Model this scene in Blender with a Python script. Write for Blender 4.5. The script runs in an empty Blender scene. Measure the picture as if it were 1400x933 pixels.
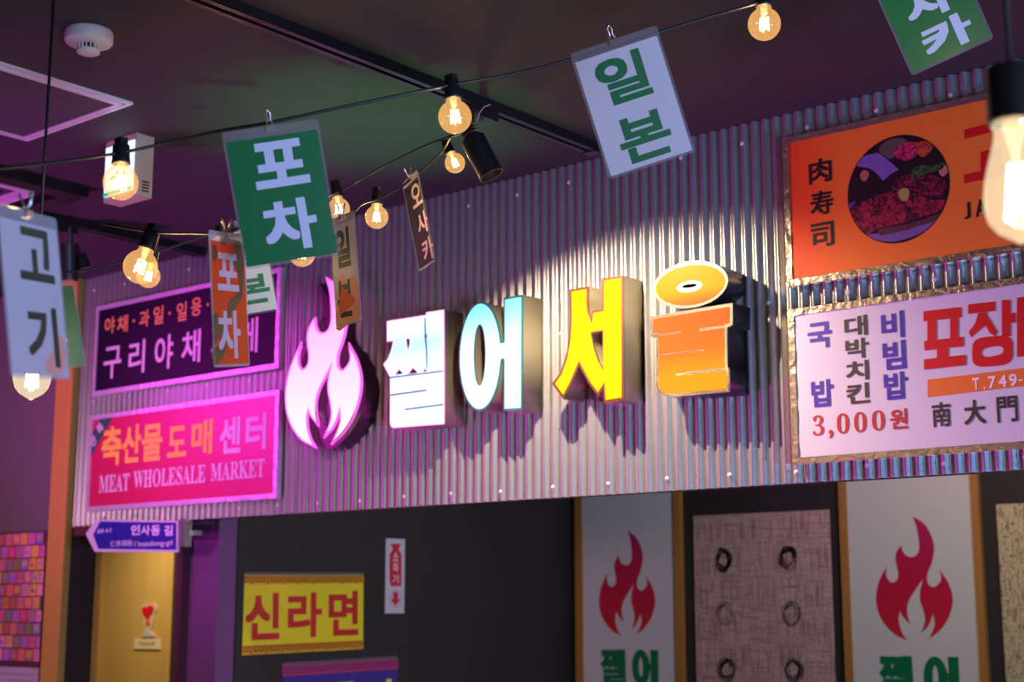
import bpy, bmesh, math, random
from mathutils import Vector, Matrix, Euler
from math import pi, sin, cos, radians as R

sc = bpy.context.scene
col = sc.collection
rnd = random.Random(7)

# ------------------------------------------------------------------ camera
EYE = Vector((0, -3.15, 1.55)); YAW = R(39.86); PITCH = R(10.18); FPX = 2050.0
cd = bpy.data.cameras.new('camera'); cam = bpy.data.objects.new('camera', cd); col.objects.link(cam)
cam.location = EYE; cam.rotation_euler = (pi / 2 + PITCH, 0, YAW)
cd.sensor_width = 36; cd.lens = FPX / 1400 * 36; cd.clip_start = .05
cd.dof.use_dof = True; cd.dof.focus_distance = 2.75; cd.dof.aperture_fstop = 5.0
sc.camera = cam

# ------------------------------------------------------------------ world, exposure
world = bpy.data.worlds.new('world'); sc.world = world; world.use_nodes = True
world.node_tree.nodes['Background'].inputs[0].default_value = (.60, .50, .72, 1)
world.node_tree.nodes['Background'].inputs[1].default_value = .055
sc.view_settings.view_transform = 'Standard'; sc.view_settings.look = 'None'
sc.view_settings.exposure = 0.12; sc.view_settings.gamma = 1
sc.cycles.use_denoising = True
sc.cycles.max_bounces = 8; sc.cycles.transparent_max_bounces = 16
sc.cycles.sample_clamp_indirect = 4.0
sc.cycles.caustics_reflective = False; sc.cycles.caustics_refractive = False

# ------------------------------------------------------------------ lights of the room and added fills
def aim(o, target): o.rotation_euler = (Vector(target) - o.location).to_track_quat('-Z', 'Y').to_euler()
def spot(name, loc, target, color, watts, angle, blend=.5, radius=.03):
    l = bpy.data.lights.new(name, 'SPOT'); l.color = color; l.energy = watts; l.spot_size = R(angle); l.spot_blend = blend
    l.shadow_soft_size = radius; o = bpy.data.objects.new(name, l); o.location = loc; col.objects.link(o); aim(o, target); return o
def area(name, loc, target, color, watts, size, size_y=None):
    l = bpy.data.lights.new(name, 'AREA'); l.color = color; l.energy = watts; l.size = size
    if size_y: l.shape = 'RECTANGLE'; l.size_y = size_y
    o = bpy.data.objects.new(name, l); o.location = loc; col.objects.link(o); aim(o, target); return o
spot('track_spot_light', (-2.235, -.42, 2.56), (-2.13, -.10, 1.55), (1, .80, .54), 92, 146, 1, .008)
spot('cool_room_light', (1.7, -2.9, 1.0), (-1.7, -1.0, 2.15), (.58, .66, 1), 190, 62, .8, .2)
area('blue_grazing_light', (2.5, -1.3, 1.1), (-1.6, 0, 2.0), (.16, .40, 1), 85, .4)
spot('magenta_led_light', (-5.0, -1.5, 1.15), (-2.3, 0, 1.62), (.95, .05, .72), 560, 44, .9, .08)
spot('magenta_ceiling_wash', (-5.2, -2.4, 1.0), (-4.15, -.75, 2.75), (.85, .10, .95), 250, 76, 1, .1)
spot('magenta_sign_wash', (-3.25, -1.5, 2.60), (-3.72, 0, 2.10), (1, .06, 1), 30, 42, 1, .05)
spot('magenta_par_lamp', (-5.4, -1.58, 2.52), (-3.62, 0, 2.17), (1, .04, .95), 48, 40, .8, .14)
spot('warm_left_fill', (-4.0, -3.2, 1.9), (-4.9, 0, 1.6), (1, .52, .72), 150, 55, 1, .2)  # unseen fill, added to lift the dark left wall, pillar and collage
spot('green_ceiling_wash', (-2.62, -.70, .9), (-2.60, -.62, 2.75), (.04, 1, .28), 110, 34, 1, .05)
area('back_room_fill', (-1.7, .9, 2.6), (-2.6, 1.8, 1.2), (1, .80, .58), 11, .5)  # added fill with no visible lamp, gives the back room its dim light
spot('side_wall_fill', (-1.9, .6, 1.9), (-3.97, .6, 1.55), (1, .93, .88), 22, 60, .8, .08)  # unseen fill added to brighten the poster on the side wall
spot('corridor_fill', (-5.0, .3, 2.3), (-5.05, 1.0, 1.5), (1, .86, .62), 58, 110, .8, .05)  # unseen fill added to lighten the toilet door and corridor

# ------------------------------------------------------------------ pixel rays (photograph taken as 1400 x 933)
dH = Vector((-sin(YAW), cos(YAW), 0)); RT = Vector((cos(YAW), sin(YAW), 0)); UPZ = Vector((0, 0, 1))
FW = dH * cos(PITCH) + UPZ * sin(PITCH); UP = UPZ * cos(PITCH) - dH * sin(PITCH)
def ray(x, y): return FW * FPX + RT * (x - 700) + UP * (466.5 - y)
def on_y(x, y, Y): v = ray(x, y); return EYE + v * ((Y - EYE.y) / v.y)
def on_x(x, y, X): v = ray(x, y); return EYE + v * ((X - EYE.x) / v.x)
def on_z(x, y, Z): v = ray(x, y); return EYE + v * ((Z - EYE.z) / v.z)
def at(x, y, d): return EYE + ray(x, y) * (d / FPX)

class Frame:                        # a plane in the room: local x to the right, local y up, local z out of the surface
    def __init__(s, o, u, v):
        u = u.normalized(); n = u.cross(v).normalized(); v = n.cross(u)
        s.o, s.u, s.v, s.n = o.copy(), u, v, n
        s.M = Matrix(((u.x, v.x, n.x, o.x), (u.y, v.y, n.y, o.y), (u.z, v.z, n.z, o.z), (0, 0, 0, 1)))
    def px(s, x, y, k=0):
        d = ray(x, y); t = ((s.o + s.n * k) - EYE).dot(s.n) / d.dot(s.n); p = EYE + d * t - s.o
        return p.dot(s.u), p.dot(s.v)
def wall_frame(o): return Frame(o, Vector((1, 0, 0)), Vector((0, 0, 1)))        # faces the room (-y)
def side_frame(o): return Frame(o, Vector((0, 1, 0)), Vector((0, 0, 1)))        # faces +x

# ------------------------------------------------------------------ materials
def mat(name, c, rough=.5, metal=0, emit=None, strength=0, bump=0, bscale=60, var=0, vscale=8, coat=0, spec=None):
    m = bpy.data.materials.new(name); m.use_nodes = True; nt = m.node_tree; b = nt.nodes['Principled BSDF']
    b.inputs['Base Color'].default_value = (*c, 1); b.inputs['Roughness'].default_value = rough; b.inputs['Metallic'].default_value = metal
    if coat: b.inputs['Coat Weight'].default_value = coat; b.inputs['Coat Roughness'].default_value = .08
    if spec is not None: b.inputs['Specular IOR Level'].default_value = spec
    if emit: b.inputs['Emission Color'].default_value = (*emit, 1); b.inputs['Emission Strength'].default_value = strength
    tc = nt.nodes.new('ShaderNodeTexCoord')
    if bump:
        n = nt.nodes.new('ShaderNodeTexNoise'); n.inputs['Scale'].default_value = bscale; n.inputs['Detail'].default_value = 4
        bm = nt.nodes.new('ShaderNodeBump'); bm.inputs['Strength'].default_value = bump; bm.inputs['Distance'].default_value = .004
        nt.links.new(tc.outputs['Object'], n.inputs['Vector']); nt.links.new(n.outputs['Fac'], bm.inputs['Height']); nt.links.new(bm.outputs['Normal'], b.inputs['Normal'])
    if var:
        n = nt.nodes.new('ShaderNodeTexNoise'); n.inputs['Scale'].default_value = vscale; n.inputs['Detail'].default_value = 6
        mx = nt.nodes.new('ShaderNodeMix'); mx.data_type = 'RGBA'
        mx.inputs[6].default_value = (*[x * (1 - var) for x in c], 1); mx.inputs[7].default_value = (*[min(1, x * (1 + var)) for x in c], 1)
        nt.links.new(tc.outputs['Object'], n.inputs['Vector']); nt.links.new(n.outputs['Fac'], mx.inputs[0]); nt.links.new(mx.outputs[2], b.inputs['Base Color'])
    return m
def ramp_mat(name, stops, axis='Y', lo=-.2, hi=.2, strength=0, rough=.35, coat=0):
    """colours printed across a face along one local axis; backlit faces emit them"""
    m = mat(name, stops[0][1], rough, coat=coat); nt = m.node_tree; b = nt.nodes['Principled BSDF']
    tc = nt.nodes.new('ShaderNodeTexCoord'); sp = nt.nodes.new('ShaderNodeSeparateXYZ'); mr = nt.nodes.new('ShaderNodeMapRange')
    mr.inputs[1].default_value = lo; mr.inputs[2].default_value = hi; cr = nt.nodes.new('ShaderNodeValToRGB')
    e = cr.color_ramp.elements
    e[0].position, e[0].color = stops[0][0], (*stops[0][1], 1); e[1].position, e[1].color = stops[-1][0], (*stops[-1][1], 1)
    for p, c in stops[1:-1]: q = e.new(p); q.color = (*c, 1)
    nt.links.new(tc.outputs['Object'], sp.inputs[0]); nt.links.new(sp.outputs[axis], mr.inputs[0]); nt.links.new(mr.outputs[0], cr.inputs[0])
    if strength: b.inputs['Specular IOR Level'].default_value = .05; b.inputs['Base Color'].default_value = (*[x * .25 for x in stops[len(stops) // 2][1]], 1)
    else: nt.links.new(cr.outputs[0], b.inputs['Base Color'])
    if strength: nt.links.new(cr.outputs[0], b.inputs['Emission Color']); b.inputs['Emission Strength'].default_value = strength
    return m
def wood(name, c1, c2, sx=14, sz=1.2, rough=.45):
    m = mat(name, c1, rough); nt = m.node_tree; b = nt.nodes['Principled BSDF']
    tc = nt.nodes.new('ShaderNodeTexCoord'); mp = nt.nodes.new('ShaderNodeMapping'); mp.inputs['Scale'].default_value = (sx, sx, sz)
    n = nt.nodes.new('ShaderNodeTexNoise'); n.inputs['Scale'].default_value = 2; n.inputs['Detail'].default_value = 5; n.inputs['Distortion'].default_value = .6
    mx = nt.nodes.new('ShaderNodeMix'); mx.data_type = 'RGBA'; mx.inputs[6].default_value = (*c1, 1); mx.inputs[7].default_value = (*c2, 1)
    nt.links.new(tc.outputs['Object'], mp.inputs[0]); nt.links.new(mp.outputs[0], n.inputs['Vector']); nt.links.new(n.outputs['Fac'], mx.inputs[0]); nt.links.new(mx.outputs[2], b.inputs['Base Color'])
    return m
def film(name, alpha, tint=(1, 1, 1), rough=.12, glow=None, gs=0, gw=0.0):
    """thin clear film or bulb glass: mostly see-through with a gloss"""
    m = bpy.data.materials.new(name); m.use_nodes = True; nt = m.node_tree; nt.nodes.remove(nt.nodes['Principled BSDF']); out = nt.nodes['Material Output']
    t = nt.nodes.new('ShaderNodeBsdfTransparent'); t.inputs[0].default_value = (*tint, 1)
    g = nt.nodes.new('ShaderNodeBsdfPrincipled'); g.inputs['Base Color'].default_value = (.75, .72, .75, 1); g.inputs['Roughness'].default_value = rough
    if glow: g.inputs['Emission Color'].default_value = (*glow, 1); g.inputs['Emission Strength'].default_value = gs
    lw = nt.nodes.new('ShaderNodeLayerWeight'); lw.inputs[0].default_value = .35
    ma = nt.nodes.new('ShaderNodeMath'); ma.operation = 'MULTIPLY_ADD'; ma.inputs[1].default_value = .5; ma.inputs[2].default_value = alpha; ma.use_clamp = True
    mx = nt.nodes.new('ShaderNodeMixShader'); nt.links.new(lw.outputs['Facing'], ma.inputs[0]); nt.links.new(ma.outputs[0], mx.inputs[0])
    nt.links.new(t.outputs[0], mx.inputs[1]); nt.links.new(g.outputs[0], mx.inputs[2]); nt.links.new(mx.outputs[0], out.inputs[0])
    return m

def glass(name, glow, gs, a, tint=(1, 1, 1)):
    """lit bulb glass: clear, glossy at the rim, with the faint glow of a burning lamp"""
    m = bpy.data.materials.new(name); m.use_nodes = True; nt = m.node_tree; nt.nodes.remove(nt.nodes['Principled BSDF']); out = nt.nodes['Material Output']
    t = nt.nodes.new('ShaderNodeBsdfTransparent'); t.inputs[0].default_value = (*tint, 1)
    g = nt.nodes.new('ShaderNodeBsdfGlossy'); g.inputs['Roughness'].default_value = .06; g.inputs[0].default_value = (.9, .82, .7, 1)
    lw = nt.nodes.new('ShaderNodeLayerWeight'); lw.inputs[0].default_value = .28
    ma = nt.nodes.new('ShaderNodeMath'); ma.operation = 'MULTIPLY_ADD'; ma.inputs[1].default_value = .55; ma.inputs[2].default_value = a; ma.use_clamp = True
    mx = nt.nodes.new('ShaderNodeMixShader'); nt.links.new(lw.outputs['Facing'], ma.inputs[0]); nt.links.new(ma.outputs[0], mx.inputs[0])
    nt.links.new(t.outputs[0], mx.inputs[1]); nt.links.new(g.outputs[0], mx.inputs[2])
    e = nt.nodes.new('ShaderNodeEmission'); e.inputs[0].default_value = (*glow, 1); e.inputs[1].default_value = gs
    ad = nt.nodes.new('ShaderNodeAddShader'); nt.links.new(mx.outputs[0], ad.inputs[0]); nt.links.new(e.outputs[0], ad.inputs[1]); nt.links.new(ad.outputs[0], out.inputs[0])
    return m

M = {}
M['zinc'] = mat('galvanised_sheet', (.36, .35, .37), .34, .66, bump=.12, bscale=90, var=.10, vscale=30)
M['ceiling'] = mat('ceiling_paint', (.046, .036, .036), .72, bump=.15, bscale=220, var=.12)
M['wall'] = mat('charcoal_wall', (.022, .016, .014), .7, bump=.1, bscale=160, var=.10)
M['wall_mauve'] = mat('mauve_wall', (.16, .115, .13), .7, bump=.1, bscale=160)
M['floor'] = mat('floor_tile', (.10, .09, .085), .5, var=.1)
M['magenta_tinted'] = mat('magenta_tinted_wall', (.16, .05, .17), .6)  # purple of the magenta light is put into this base colour
M['black'] = mat('black_metal', (.012, .011, .012), .38)
M['black_gloss'] = mat('black_gloss', (.012, .011, .012), .36)
M['rubber'] = mat('black_cable', (.018, .016, .018), .42)
M['white'] = mat('white_plastic', (.72, .68, .66), .4)
M['alu'] = mat('hatch_aluminium', (.85, .80, .82), .3, .1)
M['hatch'] = mat('hatch_board', (.085, .068, .075), .65)
M['gold_foil'] = mat('foil_tape', (.78, .66, .50), .26, .95, bump=1.0, bscale=55, var=.2, vscale=40)
M['pink_foil'] = mat('foil_tape_pale', (.86, .70, .86), .30, .45, bump=.7, bscale=40)
M['chrome'] = mat('chrome_edge', (.80, .72, .62), .2, .95)
M['side_steel'] = mat('letter_side_steel', (.46, .40, .27), .42, .6, bump=.1, bscale=30)
M['side_dark'] = mat('letter_side_dark', (.10, .075, .08), .34, .75)
M['pillar'] = wood('pillar_orange_wood', (.70, .36, .09), (.56, .26, .06), 18, .8)
M['pillar_edge'] = mat('pillar_ochre_edge', (.52, .30, .06), .5)
M['brownwood'] = wood('dark_brown_wood', (.075, .036, .028), (.045, .022, .018), 22, .8)
M['doorwood'] = wood('pale_maple_door', (.70, .43, .12), (.54, .30, .075), 8, .7, .4)
M['trimwood'] = wood('honey_batten', (.46, .20, .035), (.36, .15, .03), 20, .8)
M['clip'] = mat('nickel_wire', (.82, .76, .72), .22, .95)
M['brass'] = mat('bulb_cap_brass', (.75, .55, .28), .3, .9)
M['fil'] = mat('filament', (1, .7, .3), .5, emit=(1, .74, .36), strength=45)
M['stem'] = glass('inner_glass', (1, .62, .24), .55, .10)
M['bulb'] = glass('amber_bulb_glass', (1, .52, .16), .34, .05, (1, .93, .80))
M['bulb_clear'] = glass('clear_bulb_glass', (1, .84, .52), .34, .06)
M['film'] = film('laminate_film', .12, (.95, .92, .94), .12)
M['green'] = mat('card_green', (.002, .19, .050), .28, coat=.35, bump=.10, bscale=26)
M['dkgreen'] = mat('card_dark_green', (.035, .048, .022), .28, coat=.6, bump=.10, bscale=26)
M['paper'] = mat('card_white', (.82, .80, .86), .32, coat=.3, bump=.06, bscale=26)
M['ink_green'] = mat('ink_green', (.0, .16, .045), .4)
M['ink_dkgreen'] = mat('ink_dark_green', (.012, .05, .035), .4)
M['ink_white'] = mat('ink_white', (.78, .76, .90), .4)
M['ink_pink'] = mat('ink_pale_pink', (.80, .58, .66), .4)
M['ink_black'] = mat('ink_black', (.012, .01, .01), .45)
M['orange_reflection'] = mat('card_orange_reflection', (1, .085, .008), .4, coat=.1, bump=.08, bscale=30)  # orange reflection on a green card, put into the base colour
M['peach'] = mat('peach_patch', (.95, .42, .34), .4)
M['red_orange'] = mat('red_orange_reflection', (.85, .12, .03), .4)

def translucent(m, c, f):
    """thin card lets part of the light through from behind"""
    nt = m.node_tree; b = nt.nodes['Principled BSDF']; t = nt.nodes.new('ShaderNodeBsdfTranslucent'); t.inputs[0].default_value = (*c, 1)
    mx = nt.nodes.new('ShaderNodeMixShader'); mx.inputs[0].default_value = f
    nt.links.new(b.outputs[0], mx.inputs[1]); nt.links.new(t.outputs[0], mx.inputs[2]); nt.links.new(mx.outputs[0], nt.nodes['Material Output'].inputs[0])
translucent(M['paper'], (.9, .86, .92), .28); translucent(M['orange_reflection'], (1, .12, .01), .3)

# ------------------------------------------------------------------ mesh helpers
class MB:
    def __init__(s): s.v = []; s.f = []; s.mi = []; s.m = 0
    def quad(s, *p):
        n = len(s.v); s.v += [tuple(q) for q in p]; s.f.append(tuple(range(n, n + len(p)))); s.mi.append(s.m); return s
    def box(s, x0, x1, y0, y1, z0, z1):
        n = len(s.v); s.v += [(x, y, z) for z in (z0, z1) for y in (y0, y1) for x in (x0, x1)]
        for f in ((0, 2, 3, 1), (4, 5, 7, 6), (0, 1, 5, 4), (2, 6, 7, 3), (0, 4, 6, 2), (1, 3, 7, 5)): s.f.append(tuple(n + i for i in f)); s.mi.append(s.m)
        return s
    def obox(s, mtx, *b):
        n = len(s.v); s.box(*b)
        for i in range(n, len(s.v)): s.v[i] = tuple(mtx @ Vector(s.v[i]))
        return s
    def tube(s, pts, r, seg=8, cap=True):
        pts = [Vector(p) for p in pts]; n0 = len(s.v); prev = None
        for i, p in enumerate(pts):
            t = (pts[min(i + 1, len(pts) - 1)] - pts[max(i - 1, 0)]).normalized()
            if prev is None:
                a = t.orthogonal().normalized()
            else:
                a = (prev - t * prev.dot(t)); a = a.normalized() if a.length > 1e-6 else t.orthogonal().normalized()
            prev = a; b = t.cross(a); rr = r[i] if isinstance(r, (list, tuple)) else r
            for k in range(seg):
                an = 2 * pi * k / seg; s.v.append(tuple(p + (a * cos(an) + b * sin(an)) * rr))
        for i in range(len(pts) - 1):
            for k in range(seg):
                a = n0 + i * seg + k; b = n0 + i * seg + (k + 1) % seg; s.f.append((a, b, b + seg, a + seg)); s.mi.append(s.m)
        if cap:
            s.f.append(tuple(n0 + k for k in range(seg))[::-1]); s.mi.append(s.m)
            e = n0 + (len(pts) - 1) * seg; s.f.append(tuple(e + k for k in range(seg))); s.mi.append(s.m)
        return s
    def lathe(s, prof, seg=24, mtx=None):          # prof: (radius, z) pairs
        n0 = len(s.v)
        for r, z in prof:
            for k in range(seg):
                an = 2 * pi * k / seg; p = Vector((r * cos(an), r * sin(an), z)); s.v.append(tuple(mtx @ p if mtx else p))
        for i in range(len(prof) - 1):
            for k in range(seg):
                a = n0 + i * seg + k; b = n0 + i * seg + (k + 1) % seg; s.f.append((a, b, b + seg, a + seg)); s.mi.append(s.m)
        return s
    def build(s, name, m, parent=None, smooth=False, mtx=None):
        me = bpy.data.meshes.new(name); me.from_pydata(s.v, [], s.f); me.update()
        for mm in (m if isinstance(m, list) else [m]): me.materials.append(mm)
        for p, i in zip(me.polygons, s.mi): p.material_index = i; p.use_smooth = smooth
        bm = bmesh.new(); bm.from_mesh(me); bmesh.ops.remove_doubles(bm, verts=bm.verts, dist=1e-6); bmesh.ops.recalc_face_normals(bm, faces=bm.faces); bm.to_mesh(me); bm.free()
        o = bpy.data.objects.new(name, me); col.objects.link(o)
        if parent: o.parent = parent
        if mtx: o.matrix_local = mtx
        return o
def tag(o, label=None, cat=None, group=None, kind=None):
    for k, v in (('label', label), ('category', cat), ('group', group), ('kind', kind)):
        if v: o[k] = v
    return o
def empty(name, frame_or_loc, label, cat, group=None):
    o = bpy.data.objects.new(name, None); col.objects.link(o); o.empty_display_size = .05
    if isinstance(frame_or_loc, Frame): o.matrix_world = frame_or_loc.M
    else: o.location = frame_or_loc
    return tag(o, label, cat, group)
def struct(o): o['kind'] = 'structure'; return o

def smooth_loop(pts, per=5):
    """closed Catmull-Rom through (x, y) points; a third item 'c' marks a sharp corner"""
    n = len(pts); out = []
    for i in range(n):
        p0, p1, p2, p3 = pts[i - 1], pts[i], pts[(i + 1) % n], pts[(i + 2) % n]
        a = Vector(p1[:2]); b = Vector(p2[:2])
        ta = (b - a) * .9 if len(p1) > 2 else (b - Vector(p0[:2])) * .5
        tb = (b - a) * .9 if len(p2) > 2 else (Vector(p3[:2]) - a) * .5
        L = (b - a).length
        if ta.length > 1.2 * L: ta *= 1.2 * L / ta.length
        if tb.length > 1.2 * L: tb *= 1.2 * L / tb.length
        for k in range(per):
            t = k / per; h = (2 * t**3 - 3 * t * t + 1, t**3 - 2 * t * t + t, -2 * t**3 + 3 * t * t, t**3 - t * t)
            q = a * h[0] + ta * h[1] + b * h[2] + tb * h[3]; out.append((q.x, q.y))
    return out
_tmp = bpy.data.collections.new('scratch'); col.children.link(_tmp)
def curve_to_mesh(c, name):
    o = bpy.data.objects.new('scratch', c); _tmp.objects.link(o)
    dg = bpy.context.evaluated_depsgraph_get(); me = bpy.data.meshes.new_from_object(o.evaluated_get(dg), depsgraph=dg)
    bpy.data.objects.remove(o); bpy.data.curves.remove(c); me.name = name; return me
def fill(name, loops, z0, z1, m, parent, grow=0.0, label=None):
    """flat or thick plate bounded by loops (holes allowed) in the parent's local plane"""
    c = bpy.data.curves.new(name, 'CURVE'); c.dimensions = '2D'; c.fill_mode = 'BOTH'; c.offset = grow
    for lp in loops:
        s = c.splines.new('POLY'); s.points.add(len(lp) - 1); s.use_cyclic_u = True
        for i, p in enumerate(lp): s.points[i].co = (p[0], p[1], 0, 1)
    c.extrude = abs(z1 - z0) / 2
    me = curve_to_mesh(c, name); me.transform(Matrix.Translation((0, 0, (z0 + z1) / 2)))
    me.materials.clear(); me.materials.append(m); o = bpy.data.objects.new(name, me); col.objects.link(o); o.parent = parent
    if label: o['label'] = label
    return o
def offset_loop(lp, d):
    """move every point of a closed loop outwards by d (inwards if negative), mitred"""
    P = [Vector(p[:2]) for p in lp]; n = len(P); A = sum(P[i - 1].x * P[i].y - P[i].x * P[i - 1].y for i in range(n)); sg = 1 if A > 0 else -1; out = []
    for i in range(n):
        a = (P[i] - P[i - 1]); b = (P[(i + 1) % n] - P[i]); a = a.normalized() if a.length > 1e-9 else b.normalized(); b = b.normalized() if b.length > 1e-9 else a
        na = Vector((a.y, -a.x)) * sg; nb = Vector((b.y, -b.x)) * sg; m = na + nb
        m = m.normalized() if m.length > 1e-6 else na; c = max(m.dot(na), .45); out.append(tuple(P[i] + m * (d / c)))
    return out
_glyphs = {}
def glyph_mesh(ch, off, spacing=1.0):
    k = (ch, off, spacing)
    if k not in _glyphs:
        c = bpy.data.curves.new('glyph', 'FONT'); c.body = ch; c.size = 1; c.offset = off if off < 0 else 0; c.space_character = spacing; c.resolution_u = 3
        me = curve_to_mesh(c, 'glyph')
        if off > .003:                                   # heavier weight: the outline laid over itself in a small circle
            V = [tuple(v.co) for v in me.vertices]; F = [tuple(p.vertices) for p in me.polygons]; VV, FF = [], []
            for q in range(9):
                dx, dy = (0, 0) if q == 8 else (off * [1, 1, 0, -1, -1, -1, 0, 1][q], off * [0, 1, 1, 1, 0, -1, -1, -1][q])
                n = len(VV); VV += [(x + dx, y + dy, q * .1) for x, y, z in V]; FF += [tuple(i + n for i in f) for f in F]
            me = bpy.data.meshes.new('glyph'); me.from_pydata(VV, [], FF); me.update()
        xs = [v.co.x for v in me.vertices]; ys = [v.co.y for v in me.vertices]
        x0, x1, y0, y1 = min(xs), max(xs), min(ys), max(ys)
        me.transform(Matrix.Diagonal((1 / max(x1 - x0, 1e-6), 1 / max(y1 - y0, 1e-6), 1e-4, 1)) @ Matrix.Translation((-(x0 + x1) / 2, -(y0 + y1) / 2, 0)))
        _glyphs[k] = me
    return _glyphs[k]
def glyph(parent, ch, u, v, w, h, m, off=.0, z=.0012, rot=0, name='letter', spacing=1.0, label=None):
    me = glyph_mesh(ch, off, spacing).copy(); me.name = name
    me.transform(Matrix.Translation((u, v, z)) @ Matrix.Rotation(rot, 4, 'Z') @ Matrix.Diagonal((w, h, 1, 1)))
    me.materials.clear(); me.materials.append(m)
    o = bpy.data.objects.new(name, me); col.objects.link(o); o.parent = parent
    if label: o['label'] = label
    return o
def gpx(fr, parent, ch, cx, cy, w, h, m, off=.0, k=.012, **kw):
    """a character whose box in the photograph is w x h pixels round (cx, cy), put on plane k of frame fr"""
    u, v = fr.px(cx, cy, k); u0, _ = fr.px(cx - w / 2, cy, k); u1, _ = fr.px(cx + w / 2, cy, k)
    _, v0 = fr.px(cx, cy + h / 2, k); _, v1 = fr.px(cx, cy - h / 2, k)
    return glyph(parent, ch, (u0 + u1) / 2, v, u1 - u0, v1 - v0, m, off, z=k, **kw)
def rect(name, parent, u0, u1, v0, v1, z0, z1, m, label=None):
    o = MB().box(u0, u1, v0, v1, z0, z1).build(name, m, parent)
    if label: o['label'] = label
    return o
def strokes(lines, w):
    """flat strokes of width w along polylines, as an MB in the local plane"""
    b = MB()
    for ln in lines:
        for (x0, y0), (x1, y1) in zip(ln[:-1], ln[1:]):
            d = Vector((x1 - x0, y1 - y0)); L = d.length or 1; d /= L; nx, ny = -d.y * w / 2, d.x * w / 2; ex, ey = d.x * w / 2, d.y * w / 2
            b.quad((x0 - ex + nx, y0 - ey + ny, 0), (x0 - ex - nx, y0 - ey - ny, 0), (x1 + ex - nx, y1 + ey - ny, 0), (x1 + ex + nx, y1 + ey + ny, 0))
    return b

# ================================================================== THE SETTING
CZ = 2.755                       # ceiling height
FB = 1.845                       # underside of the corrugated fascia
XL, XR = -4.71, 1.4
struct(MB().box(-8.5, 2.6, -6, 2.3, CZ, CZ + .08).build('ceiling', M['ceiling']))
struct(MB().box(-8.5, 2.6, -6, 2.3, -.05, 0).build('floor', M['floor']))
fas = struct(MB().box(XL, XR, .012, .085, FB + .004, CZ).build('wall_front', M['brownwood']))
# corrugated sheets, each overlapping the next; waves are real relief
PER, AMP = .0305, .0055
def sheet(i, x0, x1):
    b = MB(); n = int(round((x1 - x0) / PER * 12)); zs = (FB, CZ - .001); lift = .0012 * (i % 2)
    pts = [(x0 + (x1 - x0) * k / n) for k in range(n + 1)]
    for k in range(n):
        ya = -AMP * cos(2 * pi * (pts[k] - XL) / PER) - lift; yb = -AMP * cos(2 * pi * (pts[k + 1] - XL) / PER) - lift
        b.quad((pts[k], ya, zs[0]), (pts[k + 1], yb, zs[0]), (pts[k + 1], yb, zs[1]), (pts[k], ya, zs[1]))
    o = b.build('corrugated_sheet', M['zinc'], fas, smooth=True)
    return o
xs = [XL + PER * 20 * i for i in range(11)]; xs[-1] = XR
for i in range(len(xs) - 1): sheet(i, xs[i] - (PER if i else 0), xs[i + 1])
screw_me = None
for zz, st, ph in ((2.705, 6, 3), (1.872, 6, 1), (2.287, 7, 4)):
    k = ph
    while XL + PER * k < XR - .1:
        if screw_me is None:
            s = MB().lathe([(.0001, .0035), (.003, .003), (.0045, .0012), (.0062, 0)], 8).build('screw', M['white'], fas, smooth=True); screw_me = s.data
        else:
            s = bpy.data.objects.new('screw', screw_me); col.objects.link(s); s.parent = fas
        s.rotation_euler = (pi / 2, 0, 0); s.location = (XL + PER * k, -AMP - .001, zz + rnd.uniform(-.004, .004)); k += st
# wall to the left of the fascia, with the orange pillar between
struct(MB().box(-8.5, on_y(66, 720, -.035).x, -.02, .06, 0, CZ).build('wall_left', M['wall_mauve']))
pil = struct(MB().box(on_y(66, 720, -.035).x, on_y(88, 720, -.035).x, -.035, .06, 0, CZ).build('trim_1', M['pillar']))
MB().box(on_y(88, 720, -.035).x, on_y(88, 720, -.035).x + .005, -.034, -.010, 0, CZ).build('edge_strip', M['pillar_edge'], pil)
# toilet doorway behind the fascia's left end
struct(MB().box(-4.706, -4.682, -.004, .092, 0, FB).build('trim_2', M['brownwood']))
struct(MB().box(-4.70, -4.14, .0, .09, 1.812, FB + .003).build('trim_3', mat('maroon_lintel', (.10, .022, .03), .5)))
struct(MB().box(-8.4, -4.01, 1.0, 1.08, 0, 2.5).build('wall_corridor_back', M['wall']))
struct(MB().box(on_y(248, 800, .05).x, -4.145, .05, .085, 0, FB + .002).build('trim_4', mat('maroon_post', (.085, .022, .035), .4)))
struct(MB().box(-4.145, -3.97, .085, .16, 0, FB + .02).build('wall_return', M['magenta_tinted']))
struct(MB().box(-4.02, -3.97, .16, 2.0, 0, 2.6).build('wall_side', M['wall']))
struct(MB().box(-3.972, -3.966, .165, .195, 0, 2.5).build('trim_5', M['wall']))
struct(MB().box(-4.02, XR, 2.0, 2.08, 0, 2.7).build('wall_back', M['wall']))
# door with casing, in the corridor wall
dl, dr = on_y(150, 800, 1.0).x, on_y(249, 800, 1.0).x
door = struct(MB().box(dl, dr, .965, 1.0, 0, 2.02).build('door_1', M['doorwood']))
MB().box(dl - .045, dl, .95, 1.0, 0, 2.06).build('door_frame', wood('casing_wood', (.50, .28, .10), (.40, .21, .08)), door)
MB().box(dr, dr + .06, .95, 1.0, 0, 2.06).build('door_frame', M['brownwood'], door)
MB().box(dl, dr, .95, 1.0, 2.02, 2.06).build('door_frame', M['brownwood'], door)

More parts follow.
